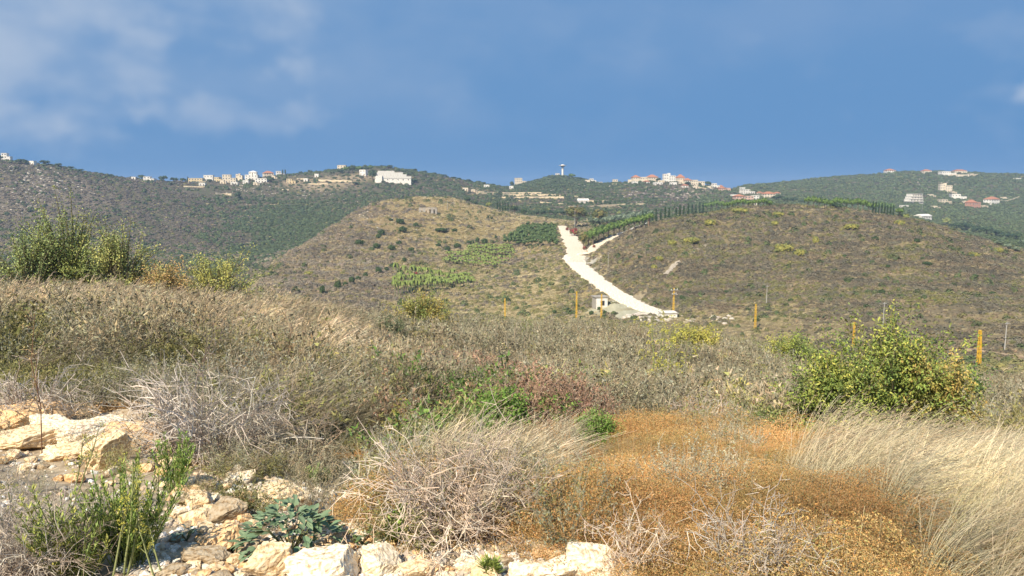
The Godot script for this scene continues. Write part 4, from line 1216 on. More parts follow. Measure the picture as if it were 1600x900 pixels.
func build_poles() -> void:
	var tops := {}
	for e in [
		[1533, 585, 68, 0, "tallest and closest yellow lattice pole, at the right behind the green bush"],
		[1335, 535, 30, 0, "yellow lattice pole showing only its top above the big green bush"],
		[1181, 506, 30, 0, "yellow lattice pole on the straw-coloured bank left of the leafy bush"],
		[1053, 488, 37, 2, "yellow lattice pole with crossarms at the lower end of the white track"],
		[940, 496, 36, 0, "yellow lattice pole in front of the concrete hut"],
		[901, 492, 36, 0, "yellow lattice pole left of the concrete hut"],
		[789, 498, 31, 0, "leftmost yellow lattice pole, alone in the straw field"],
	]:
		var zs := {1533: 115.0, 1335: 150.0, 1181: 182.0, 1053: 204.0, 940: 212.0, 901: 214.0, 789: 228.0}
		var p := along(e[0] - 0.0, zs[e[0]])
		var top_py: float = e[1] - e[2]
		# stands on the land, as tall as it shows
		var yc := (450.0 - top_py) / F
		var s := (yc * cos(PITCH) - sin(PITCH)) / (cos(PITCH) + yc * sin(PITCH))
		p.x = bearing(e[0], top_py) * zs[e[0]]
		p.y = height(p.x, p.z)
		var h := clampf(EYE + s * zs[e[0]] - p.y, 5.0, 11.0)
		lattice_pole(p, h, 0.44 if e[0] == 1533 else 0.34, e[4], e[3], 0.05 if e[0] == 1533 else 0.0)
		tops[e[0]] = p + Vector3(0, h, 0)
	var t: Dictionary = tops
	var right := along(1780, 95.0, 8.0)
	cable(t[1335] - Vector3(0, 0.2, 0), t[1533] - Vector3(0.2, 0.9, 0), 1.5, 0.045, "upper black cable between the tallest yellow pole and the pole behind the big bush")
	cable(t[1335] - Vector3(0, 1.0, 0), t[1533] - Vector3(0.2, 2.4, 0), 1.9, 0.045, "middle black cable between the tallest yellow pole and the pole behind the big bush")
	cable(t[1335] - Vector3(0, 1.8, 0), t[1533] - Vector3(0.2, 4.2, 0), 2.2, 0.03, "lower thin cable between the tallest yellow pole and the pole behind the big bush")
	cable(t[1533] - Vector3(0, 1.0, 0), right, 1.2, 0.03, "black cable leaving the tallest yellow pole towards the right edge")
	cable(t[1181] - Vector3(0, 0.1, 0), t[1335] - Vector3(0, 0.2, 0), 1.0, 0.03, "black cable from the bank pole down to the pole behind the big bush")
	cable(t[1053] - Vector3(0, 1.5, 0), t[1181] - Vector3(0, 0.1, 0), 1.4, 0.03, "upper cable from the crossarm pole across the straw bank")
	cable(t[1053] - Vector3(0, 2.2, 0), t[1181] - Vector3(0, 0.7, 0), 1.7, 0.03, "lower cable from the crossarm pole across the straw bank")
	cable(t[789] - Vector3(0, 0.4, 0), t[901] - Vector3(0, 0.4, 0), 1.1, 0.025, "thin cable sagging between the two poles left of the hut")
	thin_pole(1197, 478, 33, 120, "thin grey pole standing at the foot of the brown hill above the straw bank", 0.09)
	thin_pole(1379, 513, 42, 100, "thin grey pole on the brown hillside between two yellow poles", 0.09)
	thin_pole(1569, 549, 48, 90, "thin grey pole on the reddish track at the right edge", 0.09)
	thin_pole(950, 420, 26, 150, "thin grey pole at the left edge of the brown hill beside the track", 0.08)
	thin_pole(699, 328, 15, 400, "thin dark pole on the straw-coloured spur right of the stone ruin", 0.12)
	thin_pole(898, 357, 28, 250, "tall slim lamp-like pole by the red shrubs at the road top", 0.12)
	thin_pole(1440, 333, 12, 430, "slim pole beside the long white shed behind the hill", 0.12)

# ---------------------------------------------------------------- trees one can tell apart
var proto := {}
func tree(kind: String, px: float, py: float, wpx: float, hpx: float, zmin: float, label: String, group := "") -> void:
	var p := spot(px, py, zmin)
	var k := depth(p) / F
	var size := {"cypress_tree": Vector2(1.7, 8.2), "umbrella_pine": Vector2(5.6, 5.9), "young_pine": Vector2(2.6, 5.0), "broad_tree": Vector2(6.8, 6.2), "olive_tree": Vector2(5.0, 4.4), "plane_tree": Vector2(8.4, 9.2), "poplar_tree": Vector2(4.6, 5.0), "dead_tree": Vector2(1.5, 7.0), "round_shrub": Vector2(2.6, 1.9), "flowering_shrub": Vector2(3.2, 2.4), "yellow_shrub": Vector2(3.0, 1.8)}
	var s: float = wpx * k / size[kind].x; var sy: float = hpx * k / size[kind].y
	p.y -= 0.15
	if not proto.has(kind):
		rng.seed = kind.length() * 31
		proto[kind] = make_tree(kind)
		var o: Node3D = proto[kind]
		o.position = p; o.scale = Vector3(s, sy, s); o.set_meta("label", label)
		if group: o.set_meta("group", group)
		return
	copy_of(proto[kind], p, fmod(px * 1.7 + py, TAU), s, sy, label, group)
	if not group and (proto[kind] as Node3D).has_meta("group"): (get_child(get_child_count() - 1) as Node3D).remove_meta("group")

func plant_trees() -> void:
	# skyline and ridge trees
	tree("broad_tree", 3, 250, 14, 9, 600, "dark tree at the far left edge beside the tall pale house")
	tree("broad_tree", 33, 256, 20, 9, 600, "wide dark tree between the two houses on the left hill top")
	tree("broad_tree", 70, 258, 18, 9, 600, "broad dark tree right of the small white house on the left hill top")
	tree("broad_tree", 92, 261, 14, 7, 600, "low tree on the left hill's skyline where it starts to fall")
	tree("broad_tree", 111, 264, 12, 6, 600, "second low tree on the falling skyline of the left hill")
	tree("broad_tree", 127, 266, 10, 5, 600, "third low tree on the falling skyline of the left hill")
	tree("broad_tree", 172, 277, 9, 5, 600, "lone small tree at the foot of the left skyline")
	tree("broad_tree", 222, 281, 14, 9, 700, "round dark tree between the tiny hut and the white house on the ridge")
	tree("broad_tree", 256, 284, 17, 11, 700, "large round green tree right of the white flat-roofed ridge house")
	tree("broad_tree", 272, 285, 16, 9, 700, "lower green tree beside the large round one on the ridge")
	tree("broad_tree", 286, 285, 12, 8, 700, "last tree of the clump before the ochre ridge house")
	tree("cypress_tree", 294, 284, 4, 8, 700, "small pointed tree beside the low ochre house")
	tree("broad_tree", 327, 285, 10, 6, 700, "dark round bush in front of the white block house in the ridge village")
	tree("cypress_tree", 333, 279, 5, 7, 700, "dark pointed tree behind the ochre house in the ridge village")
	tree("broad_tree", 400, 277, 12, 7, 700, "green tree behind the white villa of the ridge village")
	tree("broad_tree", 423, 285, 15, 10, 700, "green tree below the orange-roofed house")
	tree("broad_tree", 372, 312, 13, 14, 650, "lone bushy tree on the slope right of the reddish cut bank")
	tree("cypress_tree", 442, 272, 4, 9, 700, "left one of the pair of dark pointed trees on the ridge skyline")
	tree("cypress_tree", 446, 272, 4, 9, 700, "right one of the pair of dark pointed trees on the ridge skyline")
	tree("broad_tree", 470, 272, 8, 5, 700, "small round tree on the bare ridge skyline right of the pointed pair")
	tree("broad_tree", 484, 270, 9, 5, 700, "small tree on the ridge skyline left of the summit clump")
	for e in [[532, 272, 13, 9], [541, 271, 14, 12], [551, 271, 15, 15], [561, 271, 14, 13], [571, 270, 14, 12], [579, 267, 12, 10]]:
		var k := [532, 541, 551, 561, 571, 579].find(e[0])
		tree("umbrella_pine" if k % 2 else "broad_tree", e[0], e[1], e[2], e[3], 800, ORD[k] + " tree from the left in the dense clump on the summit", "trees of the summit clump")
	tree("broad_tree", 582, 284, 16, 22, 800, "big dark tree directly left of the large white farm building")
	tree("broad_tree", 555, 289, 10, 6, 750, "round bush below the long bright terrace wall")
	tree("broad_tree", 622, 284, 17, 5, 750, "left dark bush in front of the large white farm building")
	tree("broad_tree", 645, 285, 19, 7, 750, "right dark bush in front of the large white farm building")
	tree("cypress_tree", 612, 284, 3, 9, 750, "small pointed tree standing before the large white farm building")
	tree("broad_tree", 609, 263, 13, 6, 800, "tree on the skyline behind the farm building")
	tree("broad_tree", 649, 267, 8, 5, 800, "round tree on the skyline right of the farm building")
	for i in 9: tree("broad_tree", 664 + i * 13 + (i * 37 % 7), 270 + i * 2.6, 9 + (i * 5 % 4), 4.5, 800, ORD[i] + " small tree from the left along the slope falling right of the farm building", "small trees on the falling skyline")
	tree("broad_tree", 800, 293, 8, 11, 900, "dark tree in the sky notch beside the cream stepped house")
	tree("umbrella_pine", 893, 280, 15, 10, 1000, "spreading pine on the tower hill right of the tower")
	tree("broad_tree", 904, 282, 14, 6, 1000, "low dark tree beside the spreading pine on the tower hill")
	tree("broad_tree", 866, 279, 9, 5, 1000, "small tree left of the white hut on the tower hill")
	tree("broad_tree", 1029, 282, 10, 8, 850, "dark green tree between the pointed red roof and the white tower house")
	tree("broad_tree", 1106, 292, 13, 10, 800, "big dark tree standing between two white houses of the hill village")
	tree("broad_tree", 1093, 291, 7, 6, 780, "small tree before the plain cream cube house")
	tree("broad_tree", 1074, 289, 12, 6, 780, "dark tree in front of the broad pinkish house")
	for e in [[1213, 314, 16, 11], [1225, 316, 15, 11], [1239, 316, 16, 9], [1252, 318, 13, 7], [1150, 306, 12, 6]]:
		var k := [1213, 1225, 1239, 1252, 1150].find(e[0])
		tree("broad_tree", e[0], e[1], e[2], e[3], 650, ["first dark tree right of the cream red-roofed house in the lower hamlet", "second dark tree right of the cream red-roofed house", "third tree, bushier, right of the cream red-roofed house", "fourth and smallest tree right of the cream red-roofed house", "dark tree left of the big red and cream house"][k])
	# behind the spur
	tree("broad_tree", 731, 329, 12, 11, 560, "dark round tree at the right end of the straw-coloured spur")
	tree("broad_tree", 742, 329, 10, 7, 560, "smaller dark tree at the right end of the straw-coloured spur")
	tree("poplar_tree", 763, 331, 13, 12, 560, "pale yellow-green tree left of the cypress row")
	for i in 5: tree("cypress_tree", 777 + i * 4.2, 335, 4, 17 - (i % 2) * 2, 560, ORD[i] + " cypress from the left in the short row behind the straw field", "cypresses behind the straw field")
	tree("broad_tree", 804, 336, 17, 17, 560, "broad dark tree touching the short cypress row")
	tree("broad_tree", 819, 338, 15, 15, 560, "dark tree at the right of the short cypress row")
	tree("broad_tree", 828, 338, 8, 11, 560, "small dark tree ending the clump beside the short cypress row")
	for i in 6: tree("broad_tree", 838 + i * 10, 336 + (i % 2), 13, 8 + (i * 3 % 4), 600, ORD[i] + " bushy tree from the left in the green belt behind the road", "trees of the green belt behind the road")
	# gardens by the road
	tree("plane_tree", 901, 355, 50, 36, 430, "big olive-brown tree with a pale trunk behind the red shrubs")
	tree("plane_tree", 936, 354, 36, 29, 430, "greener tall tree right of the big olive-brown one")
	tree("poplar_tree", 968, 337, 12, 8, 500, "yellowish tree at the edge of the orchard terraces")
	for i in 9: tree("olive_tree", 927 + i * 10.5, 354 - i * 1.4 + (i % 2) * 2, 27, 16, 420, ORD[i] + " grey-green olive tree from the left in the grove behind the pine row", "olive trees of the grove")
	tree("flowering_shrub", 886, 361, 7, 7, 300, "small red shrub at the top of the paved road")
	tree("flowering_shrub", 897, 369, 19, 15, 300, "largest red shrub beside the paved road")
	tree("flowering_shrub", 913, 391, 8, 8, 300, "dark red shrub left of the lane fork")
	tree("flowering_shrub", 928, 388, 6, 7, 300, "red shrub at the foot of the pines by the lane")
	tree("plane_tree", 911, 390, 22, 28, 300, "brownish thin-leaved tree between the road and the pines")
	for i in 13:
		var t := i / 12.0
		tree("umbrella_pine", 919 + i * 8.0, 388 - 36 * pow(t, 0.8), 23 - 4 * t, 30 - 8 * t, 300, ORD[i] + " bright green pine counted from the road along the lane", "pines lining the lane")
	for i in 15:
		var x: float = [1004, 1009, 1019, 1025, 1032, 1039, 1045, 1056, 1062, 1068, 1075, 1081, 1087, 1093, 1098][i]
		tree("cypress_tree", x, 353 - (x - 1000) * 0.2, 5.4, 24 - (i * 7 % 5) - i * 0.3, 380, ORD[i] + " cypress from the left in the long row behind the brown hill's edge", "cypresses behind the brown hill")
	tree("dead_tree", 1013, 353, 5, 20, 340, "brown dried-up tree among the cypresses")
	for i in 13: tree("umbrella_pine", 1103 + i * 8.2, 330 - (i % 3) * 1.2 - (2.0 if i > 6 else 0.0), 14, 15 + (i * 5 % 4), 400, ORD[i] + " light green pine from the left in the belt by the brown hill's left crest", "pines behind the left crest")
	for i in 16: tree("umbrella_pine", 1262 + i * 8.6, 328 + i * 0.5, 15, 19 + (i * 7 % 4), 400, ORD[i] + " light green pine from the left in the belt on the brown hill's top", "pines behind the hill top")
	tree("broad_tree", 1307, 328, 20, 13, 396, "dark spreading tree in front of the pine belt on the brown hill's top")
	for i in 8: tree("cypress_tree", 1363 + i * 4.6, 336 + i * 0.6, 4.6, 20 - (i % 3), 380, ORD[i] + " cypress from the left in the group at the right end of the pine belt", "cypresses at the pine belt's end")
	tree("umbrella_pine", 1405, 340, 17, 17, 380, "bright yellow-green pine right of the cypress group")
	tree("poplar_tree", 1415, 345, 14, 12, 370, "yellowish shrubby tree at the falling crest of the brown hill")
	tree("poplar_tree", 1479, 354, 18, 16, 380, "pale green rounded tree right of the long white shed")
	for i in 7: tree("broad_tree", 1494 + i * 15.5, 358 + i * 3.0, 21, 12 + (i * 3 % 5), 400, ORD[i] + " dark tree from the left in the belt right of the pale green tree", "dark trees at the right edge valley")
	for i in 6: tree("olive_tree", 1560 + i * 13, 384 + (i % 3) * 5, 18, 10, 330, ORD[i] + " grey-green olive from the left at the right edge below the dark belt", "olives at the right edge")
	# orchard rows on the terraces
	for i in 12: tree("round_shrub", 888 + i * 7.2, 321.5 - i * 0.25, 5.5, 7, 650, ORD[i] + " small orchard tree from the left in the row above the curving pale wall", "small orchard trees")
	# the dense young pine block
	var k2 := 0
	for row in 5:
		for i in 14:
			var t := row / 4.0
			var x := lerpf(lerpf(786, 816, t), lerpf(872, 868, t), (i + 0.5 + 0.3 * sin(i * 7.0 + row)) / 14.0)
			tree("young_pine", x, lerpf(385, 360, t) + sin(i * 3.0 + row) * 1.0, 10.5 - t, (19 - 6 * t) * R(0.8, 1.2), 280, "%s slim young pine from the left in the %s row of the dense block" % [ORD[i], ["front", "second", "third", "fourth", "back"][row]], "young pines of the block")
			k2 += 1
	tree("broad_tree", 856, 362, 14, 12, 280, "taller dark tree at the back of the young pine block")
	# dark round shrubs on the spur
	var spots := [[625.5, 350, 15, 8], [650, 355, 9, 7], [630, 363, 14, 9], [595.5, 367, 13, 8], [592, 372, 9, 6], [562, 383, 15, 8], [589, 389, 13, 9], [623, 383, 11, 7], [613, 391, 12, 8], [611, 345, 8, 4], [746, 380, 7, 9], [757, 381, 12, 8], [775, 373, 5, 5], [685, 386, 9, 6], [715, 388, 13, 8], [733, 381, 10, 5], [699, 392, 10, 7], [643, 392, 10, 6], [690, 362, 22, 6], [710, 362, 10, 5], [835, 300, 9, 5], [558, 288, 8, 5]]
	var says := ["large dark round shrub below the stone ruin", "small dark shrub right of the large one below the ruin", "dark shrub just under the large one below the ruin", "round shrub at the upper left of the spur", "shrub touching the lower side of the upper left one", "flat wide dark shrub furthest left on the spur", "very dark round shrub low on the spur's left half", "greyish green shrub right of the very dark one", "lower greyish green shrub right of the very dark one", "low flat shrub near the pale rocks on the spur", "narrow upright dark shrub above the upper banana plot", "wider green shrub beside the narrow upright one", "small dark shrub left of the young pine block", "grey green shrub on the spur above the plot's left end", "rounded green shrub at the upper edge of the banana plot", "pale green shrub at the upper edge of the banana plot", "shrub at the left tip of the upper banana plot", "small round shrub low in the middle of the spur", "wide patch-like green shrub on the spur's right half", "low green shrub beside the wide patch-like one", "", ""]
	for i in 20: tree("round_shrub", spots[i][0], spots[i][1], spots[i][2] * 1.25, spots[i][3] * 1.3, 225, says[i])
	# hedge line that climbs the foot of the spur
	var hedge := [[480, 470, 12, 11], [504, 459, 10, 13], [528, 451, 13, 13], [550, 443, 11, 11], [571, 434, 9, 9], [592, 427, 12, 10], [614, 419, 12, 8], [632, 410, 8, 8], [604, 423, 8, 6], [560, 438, 9, 7], [540, 447, 9, 7]]
	for i in 11: tree("round_shrub", hedge[i][0], hedge[i][1], hedge[i][2] * 1.2, hedge[i][3] * 1.25, 200, ["lowest and leftmost", "upright second", "broad third", "fourth", "fifth, smaller", "sixth, wide", "seventh", "topmost, smallest", "low extra sixth-to-seventh", "low extra fourth-to-fifth", "low extra third-to-fourth"][i] + " dark shrub in the line that climbs the foot of the spur", "shrubs in the climbing line")
	tree("flowering_shrub", 650, 432, 12, 9, 220, "reddish bush above the lower banana plot")
	tree("yellow_shrub", 483, 430, 18, 11, 215, "bright yellow-green bush on the spur's lower left flank")
	tree("round_shrub", 866, 490, 9, 8, 150, "dark clipped bush furthest left of the hut")
	tree("round_shrub", 888, 487, 10, 8, 150, "dark clipped bush midway between the left yellow pole and the hut")
	tree("round_shrub", 924, 492, 10, 9, 150, "dark ball-shaped bush in front of the hut's left corner")
	tree("round_shrub", 945, 491, 9, 8, 150, "dark ball-shaped bush right of the pole before the hut")
	tree("round_shrub", 936, 484, 8, 7, 150, "small dark bush against the hut's front wall")
	tree("round_shrub", 1066, 469, 12, 10, 140, "dark bush behind the crossarm pole")
	var hs := [[1012, 393, 9, 6], [1135, 458, 12, 6], [1367, 376, 14, 9], [1432, 379, 12, 8], [1263, 369, 10, 5], [1320, 402, 11, 6], [1449, 414, 20, 7], [1387, 418, 10, 6], [1377, 459, 15, 9], [1550, 462, 12, 9], [1523, 434, 12, 8], [1235, 472, 11, 8], [1320, 440, 8, 6], [1285, 467, 8, 5], [1000, 404, 11, 6], [1505, 400, 10, 5]]
	var hl := ["small bright green shrub high near the left edge of the brown hill", "dark shrub low on the brown hill behind the straw bank", "dark green round shrub in the upper middle of the brown hill", "dark green shrub right of the upper middle one on the brown hill", "low green shrub under the crest of the brown hill", "green shrub in the middle of the brown hill", "wide green shrub on the brown hill's right half", "small shrub below the upper middle ones on the brown hill", "dark shrub low on the brown hill above the thin grey pole", "green shrub near the brown hill's right edge", "smaller green shrub near the brown hill's right edge", "green shrub low on the brown hill above the leafy bush", "small green shrub left of centre on the brown hill", "faint green shrub low on the brown hill", "dull green shrub below the bright green one at the hill's left edge", "low shrub at the right shoulder of the brown hill"]
	for i in 16: tree("round_shrub", hs[i][0], hs[i][1], hs[i][2], hs[i][3], 125, hl[i])
	var ys := [[1110, 352, 26, 8], [1080, 380, 34, 8], [1050, 383, 20, 7], [1155, 333, 34, 7], [1210, 352, 18, 6], [1330, 358, 34, 7], [1274, 381, 14, 10], [1225, 393, 40, 10], [1250, 400, 26, 9], [1405, 352, 22, 7], [1030, 408, 16, 7], [1022, 420, 14, 6], [1215, 338, 24, 6], [1520, 402, 26, 7], [1560, 395, 20, 7]]
	for i in 15: tree("yellow_shrub", ys[i][0], ys[i][1], ys[i][2] * 0.85, ys[i][3] * 2.0, 200, "%s yellow-green low bush on the brown hill, counted from the left" % ORD[[5, 4, 3, 6, 7, 11, 10, 8, 9, 12, 2, 1, 7, 13, 14][i]] if i != 12 else "yellow-green low bush just under the brown hill's left crest")
	banana_plots()

func banana_plots() -> void:
	rng.seed = 404
	var o := base("banana_plant", Vector3.ZERO, "", "plant")
	var st := MB.new()
	st.tube(PackedVector3Array([Vector3(0, -0.3, 0), Vector3(0.05, 1.6, 0), Vector3(0.0, 3.2, 0)]), 0.17, 0.11, 7, lin(0.16, 0.18, 0.08), lin(0.19, 0.22, 0.09))
	part("stem", st.mesh(), M.leaf, o)
	for i in 9:
		var a := TAU * i / 9.0 + R(-0.3, 0.3)
		var out := Vector3(cos(a), 0, sin(a))
		var lf := MB.new()
		var rise := R(0.7, 1.3)
		var prev := Vector3(0, 3.1, 0)
		var pw := 0.08
		for k in 5:
			var t := (k + 1) / 5.0
			var p := Vector3(0, 3.1, 0) + out * 1.75 * t + Vector3(0, rise * (2.5 * t - 3.5 * t * t), 0)
			var s := out.cross(Vector3.UP)
			var w := 0.42 * sin(PI * clampf(0.12 + t * 0.88, 0, 1)) + 0.02
			var col := vary(lin(0.19, 0.235, 0.065), 0.25)
			lf.quad(prev, prev + s * pw - Vector3(0, pw * 0.4, 0), p + s * w - Vector3(0, w * 0.4, 0), p, col, col)
			lf.quad(prev, prev - s * pw - Vector3(0, pw * 0.4, 0), p - s * w - Vector3(0, w * 0.4, 0), p, col, col)
			prev = p; pw = w
		part("leaf", lf.mesh(), M.leaf, o)
	var first := true
	var plots := [
		[[612, 452], [742, 447], [735, 437], [618, 434], 20, 4, "banana plant of the lower plot", "banana plants of the lower plot", 13.0, 24.0],
		[[690, 414], [775, 420], [800, 408], [705, 396], 14, 4, "banana plant of the upper plot's front half", "banana plants of the upper plot's front", 11.0, 10.0],
		[[722, 400], [805, 402], [800, 386], [735, 386], 14, 5, "banana plant of the upper plot's back half", "banana plants of the upper plot's back", 9.0, 8.0]]
	for q in plots:
		for r in q[5]:
			for i in q[4]:
				var t: float = (r + 0.5 + R(-0.2, 0.2)) / q[5]; var s: float = (i + 0.5 + R(-0.3, 0.3)) / q[4]
				var a := Vector2(q[0][0], q[0][1]).lerp(Vector2(q[3][0], q[3][1]), t)
				var b := Vector2(q[1][0], q[1][1]).lerp(Vector2(q[2][0], q[2][1]), t)
				var c := a.lerp(b, s)
				# the plot's front left sinks lower, with the tallest plants
				var hp: float = q[9] * R(0.65, 1.15)
				if q[5] == 4 and q[9] > 20.0:
					c.y += (1.0 - t) * 16.0 * (1.0 - s)
					hp *= lerpf(1.25, 0.62, s)
				var p := spot(c.x, c.y, 215.0)
				var k := depth(p) / F
				var sy := hp * k / 4.0
				var sx: float = q[8] * k / 3.4
				var lb: String = "%s %s from the left in the %s row" % [ORD[i], q[6], ["front", "second", "third", "fourth", "back"][r]]
				if first:
					first = false
					o.position = p; o.scale = Vector3(sx, sy, sx); o.set_meta("label", lb); o.set_meta("group", q[7])
				else: copy_of(o, p, R(0, TAU), sx, sy, lb, q[7])

# ---------------------------------------------------------------- scrub of the hillsides: nobody could count it
func hill_colour(px: float, d: float, x: float, z: float) -> Array:     # [colour, size factor, height factor]
	var n1 := n_b.get_noise_2d(x * 0.02 + 11.0, z * 0.03)
	var n2 := n_c.get_noise_2d(x * 0.05, z * 0.11 + 30.0)
	px += n1 * 90.0 + n2 * 60.0 + R(-25, 25); d *= 1.0 + n2 * 0.12
	var r := rng.randf()
	var grey := lin(0.26, 0.222, 0.165); var brown := lin(0.275, 0.218, 0.145); var olive := lin(0.235, 0.22, 0.095); var green := lin(0.105, 0.135, 0.055); var straw := lin(0.5, 0.415, 0.235); var yel := lin(0.31, 0.28, 0.09)
	var g := 0.12; var s := 0.2; var o := 0.2          # shares of green, straw and olive
	if d > 600.0:
		g = 0.4 + n1 * 0.7; s = 0.08; o = 0.15
		if px < 330.0: s = 0.015; o = 0.06; g = 0.03 + maxf(n1, 0.0) * 0.4 + (0.2 if d > 830.0 and px < 220.0 else 0.0)
		if px > 380.0 and px < 590.0 and d < 830.0: g = 0.85 + n1 * 0.3
		if px > 520.0 and px < 800.0: g = 0.42 + n1 * 0.7
		if px > 800.0 and px < 1000.0 and d > 1000.0: g = 0.9
		if px > 950.0 and px < 1140.0 and d < 1100.0: g = 0.38 + n1; o = 0.1
		if px > 1140.0: g = 0.74 + n1 * 0.5; s = 0.02; o = 0.3
		grey = lin(0.19, 0.16, 0.13); brown = lin(0.2, 0.16, 0.12); green = lin(0.1, 0.13, 0.06) if px < 1100.0 else lin(0.125, 0.155, 0.07)
	elif d > 400.0 and px < 410.0: g = 0.22 + n1 * 0.6; s = 0.03
	elif px > 1440.0 and d > 430.0: g = 0.9
	elif px > 930.0 and px < 1700.0 and d < 430.0 and d > 120.0:
		g = 0.012; s = 0.1 + n2 * 0.55; o = 0.16 + n1 * 0.6
		grey = lin(0.215, 0.19, 0.132); brown = lin(0.235, 0.185, 0.115); olive = lin(0.2, 0.19, 0.085); straw = lin(0.43, 0.355, 0.205); s += 0.3 if d > 375.0 else 0.65 if d > 160.0 and d < 212.0 and px > 1020.0 and px < 1290.0 else 0.0; yel = lin(0.25, 0.23, 0.08)
	elif px > 400.0 and px < 935.0 and d > 200.0:
		g = 0.012; s = 0.52 + n2 * 0.9 + (0.4 if d > 400.0 else 0.0); straw = lin(0.56, 0.465, 0.275); o = 0.12 + n1 * 0.5
		if px < 600.0: s = 0.2 + n2 * 0.6; o = 0.04; g = 0.004
		if px > 640.0 and px < 1010.0 and d < 345.0: s += 0.22; o += 0.12
	elif d < 230.0:
		s = 0.5 + n2 * 0.6; o = 0.35 + n1 * 0.4; g = 0.02
	if r < g: return [vary(green, 0.2), R(0.9, 1.5), R(0.9, 1.3)]
	r = (r - g) / maxf(1.0 - g, 0.05)
	if r < s: return [vary(straw, 0.16), R(0.8, 1.3), R(0.3, 0.55)]
	if r < s + o: return [vary(olive.lerp(yel, clampf(n2 + 0.3, 0, 1)), 0.16), R(0.7, 1.2), R(0.6, 1.0)]
	var kk := 1.0 + n1 * 0.35 + n2 * 0.35
	if d < 600.0 and px > 400.0 and px < 930.0: kk *= 1.14
	brown = Color(brown.r * kk, brown.g * kk, brown.b * kk)
	grey = Color(grey.r * kk, grey.g * kk, grey.b * kk)
	return [vary(grey.lerp(brown, clampf(n2 * 1.6 + 0.4, 0, 1)), 0.22), R(0.6, 1.1), R(0.6, 1.0)]

func on_way(p: Vector3) -> bool:      # keep the roads bare
	for w in ways:
		if Vector2(p.x - w.x, p.z - w.y).length() < w.z: return true
	return false
var ways := []

func plant_hills() -> void:
	rng.seed = 99
	var hutp := spot(937, 483, 120.0)
	ways.append(Vector3(hutp.x, hutp.z, 4.3))
	for q in [[1000, 489, 7.0], [985, 484, 5.0], [960, 480, 4.0], [975, 478, 4.0], [955, 470, 3.0], [1030, 486, 4.0], [990, 465, 4.0], [925, 420, 3.0], [932, 405, 4.0], [926, 412, 3.0]]:
		var bp := spot(q[0], q[1], 120.0)
		ways.append(Vector3(bp.x, bp.z, q[2]))
	var kinds := []; var sc := []
	for i in 3: kinds.append(mound(70, 0.6, 0.62, 0.16, Color(1, 1, 1), 0.28)); sc.append(Scatter.new())
	for i in 2: kinds.append(tuft(46, 0.75, 0.55, 0.4, 0.05, Color(0.8, 0.8, 0.75), Color(1, 1, 1), 0.0)); sc.append(Scatter.new())
	var far_k := []; var far_s := []
	for i in 3: far_k.append(mound(46, 0.62, 0.62, 0.26, Color(1, 1, 1), 0.25)); far_s.append(Scatter.new())
	for q in [[64.0, 240.0, 42000], [190.0, 620.0, 125000], [520.0, 1420.0, 105000]]:
		for i in q[2]:
			var d: float = q[0] * exp(log(q[1] / q[0]) * rng.randf())
			var px := R(-160, 1760)
			var x := (px - 800.0) / F * d
			var p := on(x, -d)
			if d > 140.0 and d < 560.0 and px > 860.0 and px < 1060.0 and on_way(p): continue
			if d < 240.0 and px > 930.0 and px < 960.0 and d > 195.0 and rng.randf() < 0.5: continue
			if d > 720.0 and d < 930.0 and px > 725.0 and px < 1000.0 and rng.randf() < 0.35: continue
			if d > 850.0 and d < 1010.0 and px > 285.0 and px < 600.0 and rng.randf() < 0.6: continue
			var c := hill_colour(px, d, x, -d)
			var size: float = c[1] * clampf((0.95 if d < 560.0 else 0.6) + d * 0.0022, 0.65, 3.2) * R(0.6, 1.35)
			if d > 560.0:
				far_s[i % 3].add(p - Vector3(0, 0.1, 0), R(0, TAU), size, size * c[2] * 0.8, c[0])
			else:
				if d < 260.0: size *= 0.85
				var k: int = 3 + i % 2 if c[2] < 0.56 else i % 3
				sc[k].add(p - Vector3(0, 0.08, 0), R(0, TAU) if k < 3 else R(-0.6, 0.6), size, size * c[2], c[0])
	sow("hillside_scrub", kinds, sc, M.leaf, "low grey, olive and straw scrub covering the nearer hills and the spur", "scrub")
	sow("distant_scrub", far_k, far_s, M.leaf, "dense dark maquis scrub covering the far ridges", "scrub")
	# pale outcrops
	var rk := []; var rs := []
	for i in 3: rk.append(rock_low(i)); rs.append(Scatter.new())
	rng.seed = 321
	for e in [[60, 278, 70, 22, 150, 2.0], [30, 305, 60, 30, 90, 1.6], [100, 290, 60, 20, 70, 1.8], [1060, 300, 80, 16, 230, 1.7], [1000, 300, 40, 16, 60, 1.8], [1090, 308, 60, 10, 90, 1.6], [1430, 288, 80, 14, 200, 1.6], [1350, 295, 70, 14, 90, 1.4], [430, 300, 90, 18, 90, 1.4], [380, 295, 60, 10, 60, 1.6], [520, 320, 60, 26, 70, 1.3], [570, 335, 14, 8, 30, 1.2], [900, 292, 60, 12, 40, 1.6], [950, 293, 40, 8, 40, 1.6], [640, 350, 80, 30, 60, 0.9], [575, 375, 60, 25, 40, 0.8], [658, 308, 12, 3, 16, 1.4], [1010, 497, 30, 7, 90, 1.3], [1110, 499, 60, 6, 40, 1.1], [1000, 470, 60, 12, 40, 0.5], [926, 425, 6, 14, 30, 0.7], [940, 410, 6, 12, 20, 0.8]]:
		for i in e[4]:
			var px: float = e[0] + e[2] * rng.randfn(0, 0.5); var py: float = e[1] + e[3] * rng.randfn(0, 0.5)
			var p := spot(px, py, 500.0 if py < 340 and (px < 560 or px > 760) else 190.0 if py > 400 else 300.0)
			var s: float = e[5] * R(0.2, 0.75)
			rs[i % 3].add(p, R(0, TAU), s * 1.5, s, vary(lin(0.5, 0.44, 0.36), 0.2))
	sow("limestone_outcrop", rk, rs, M.leaf, "scattered pale limestone blocks showing through the scrub of the hills", "rock")

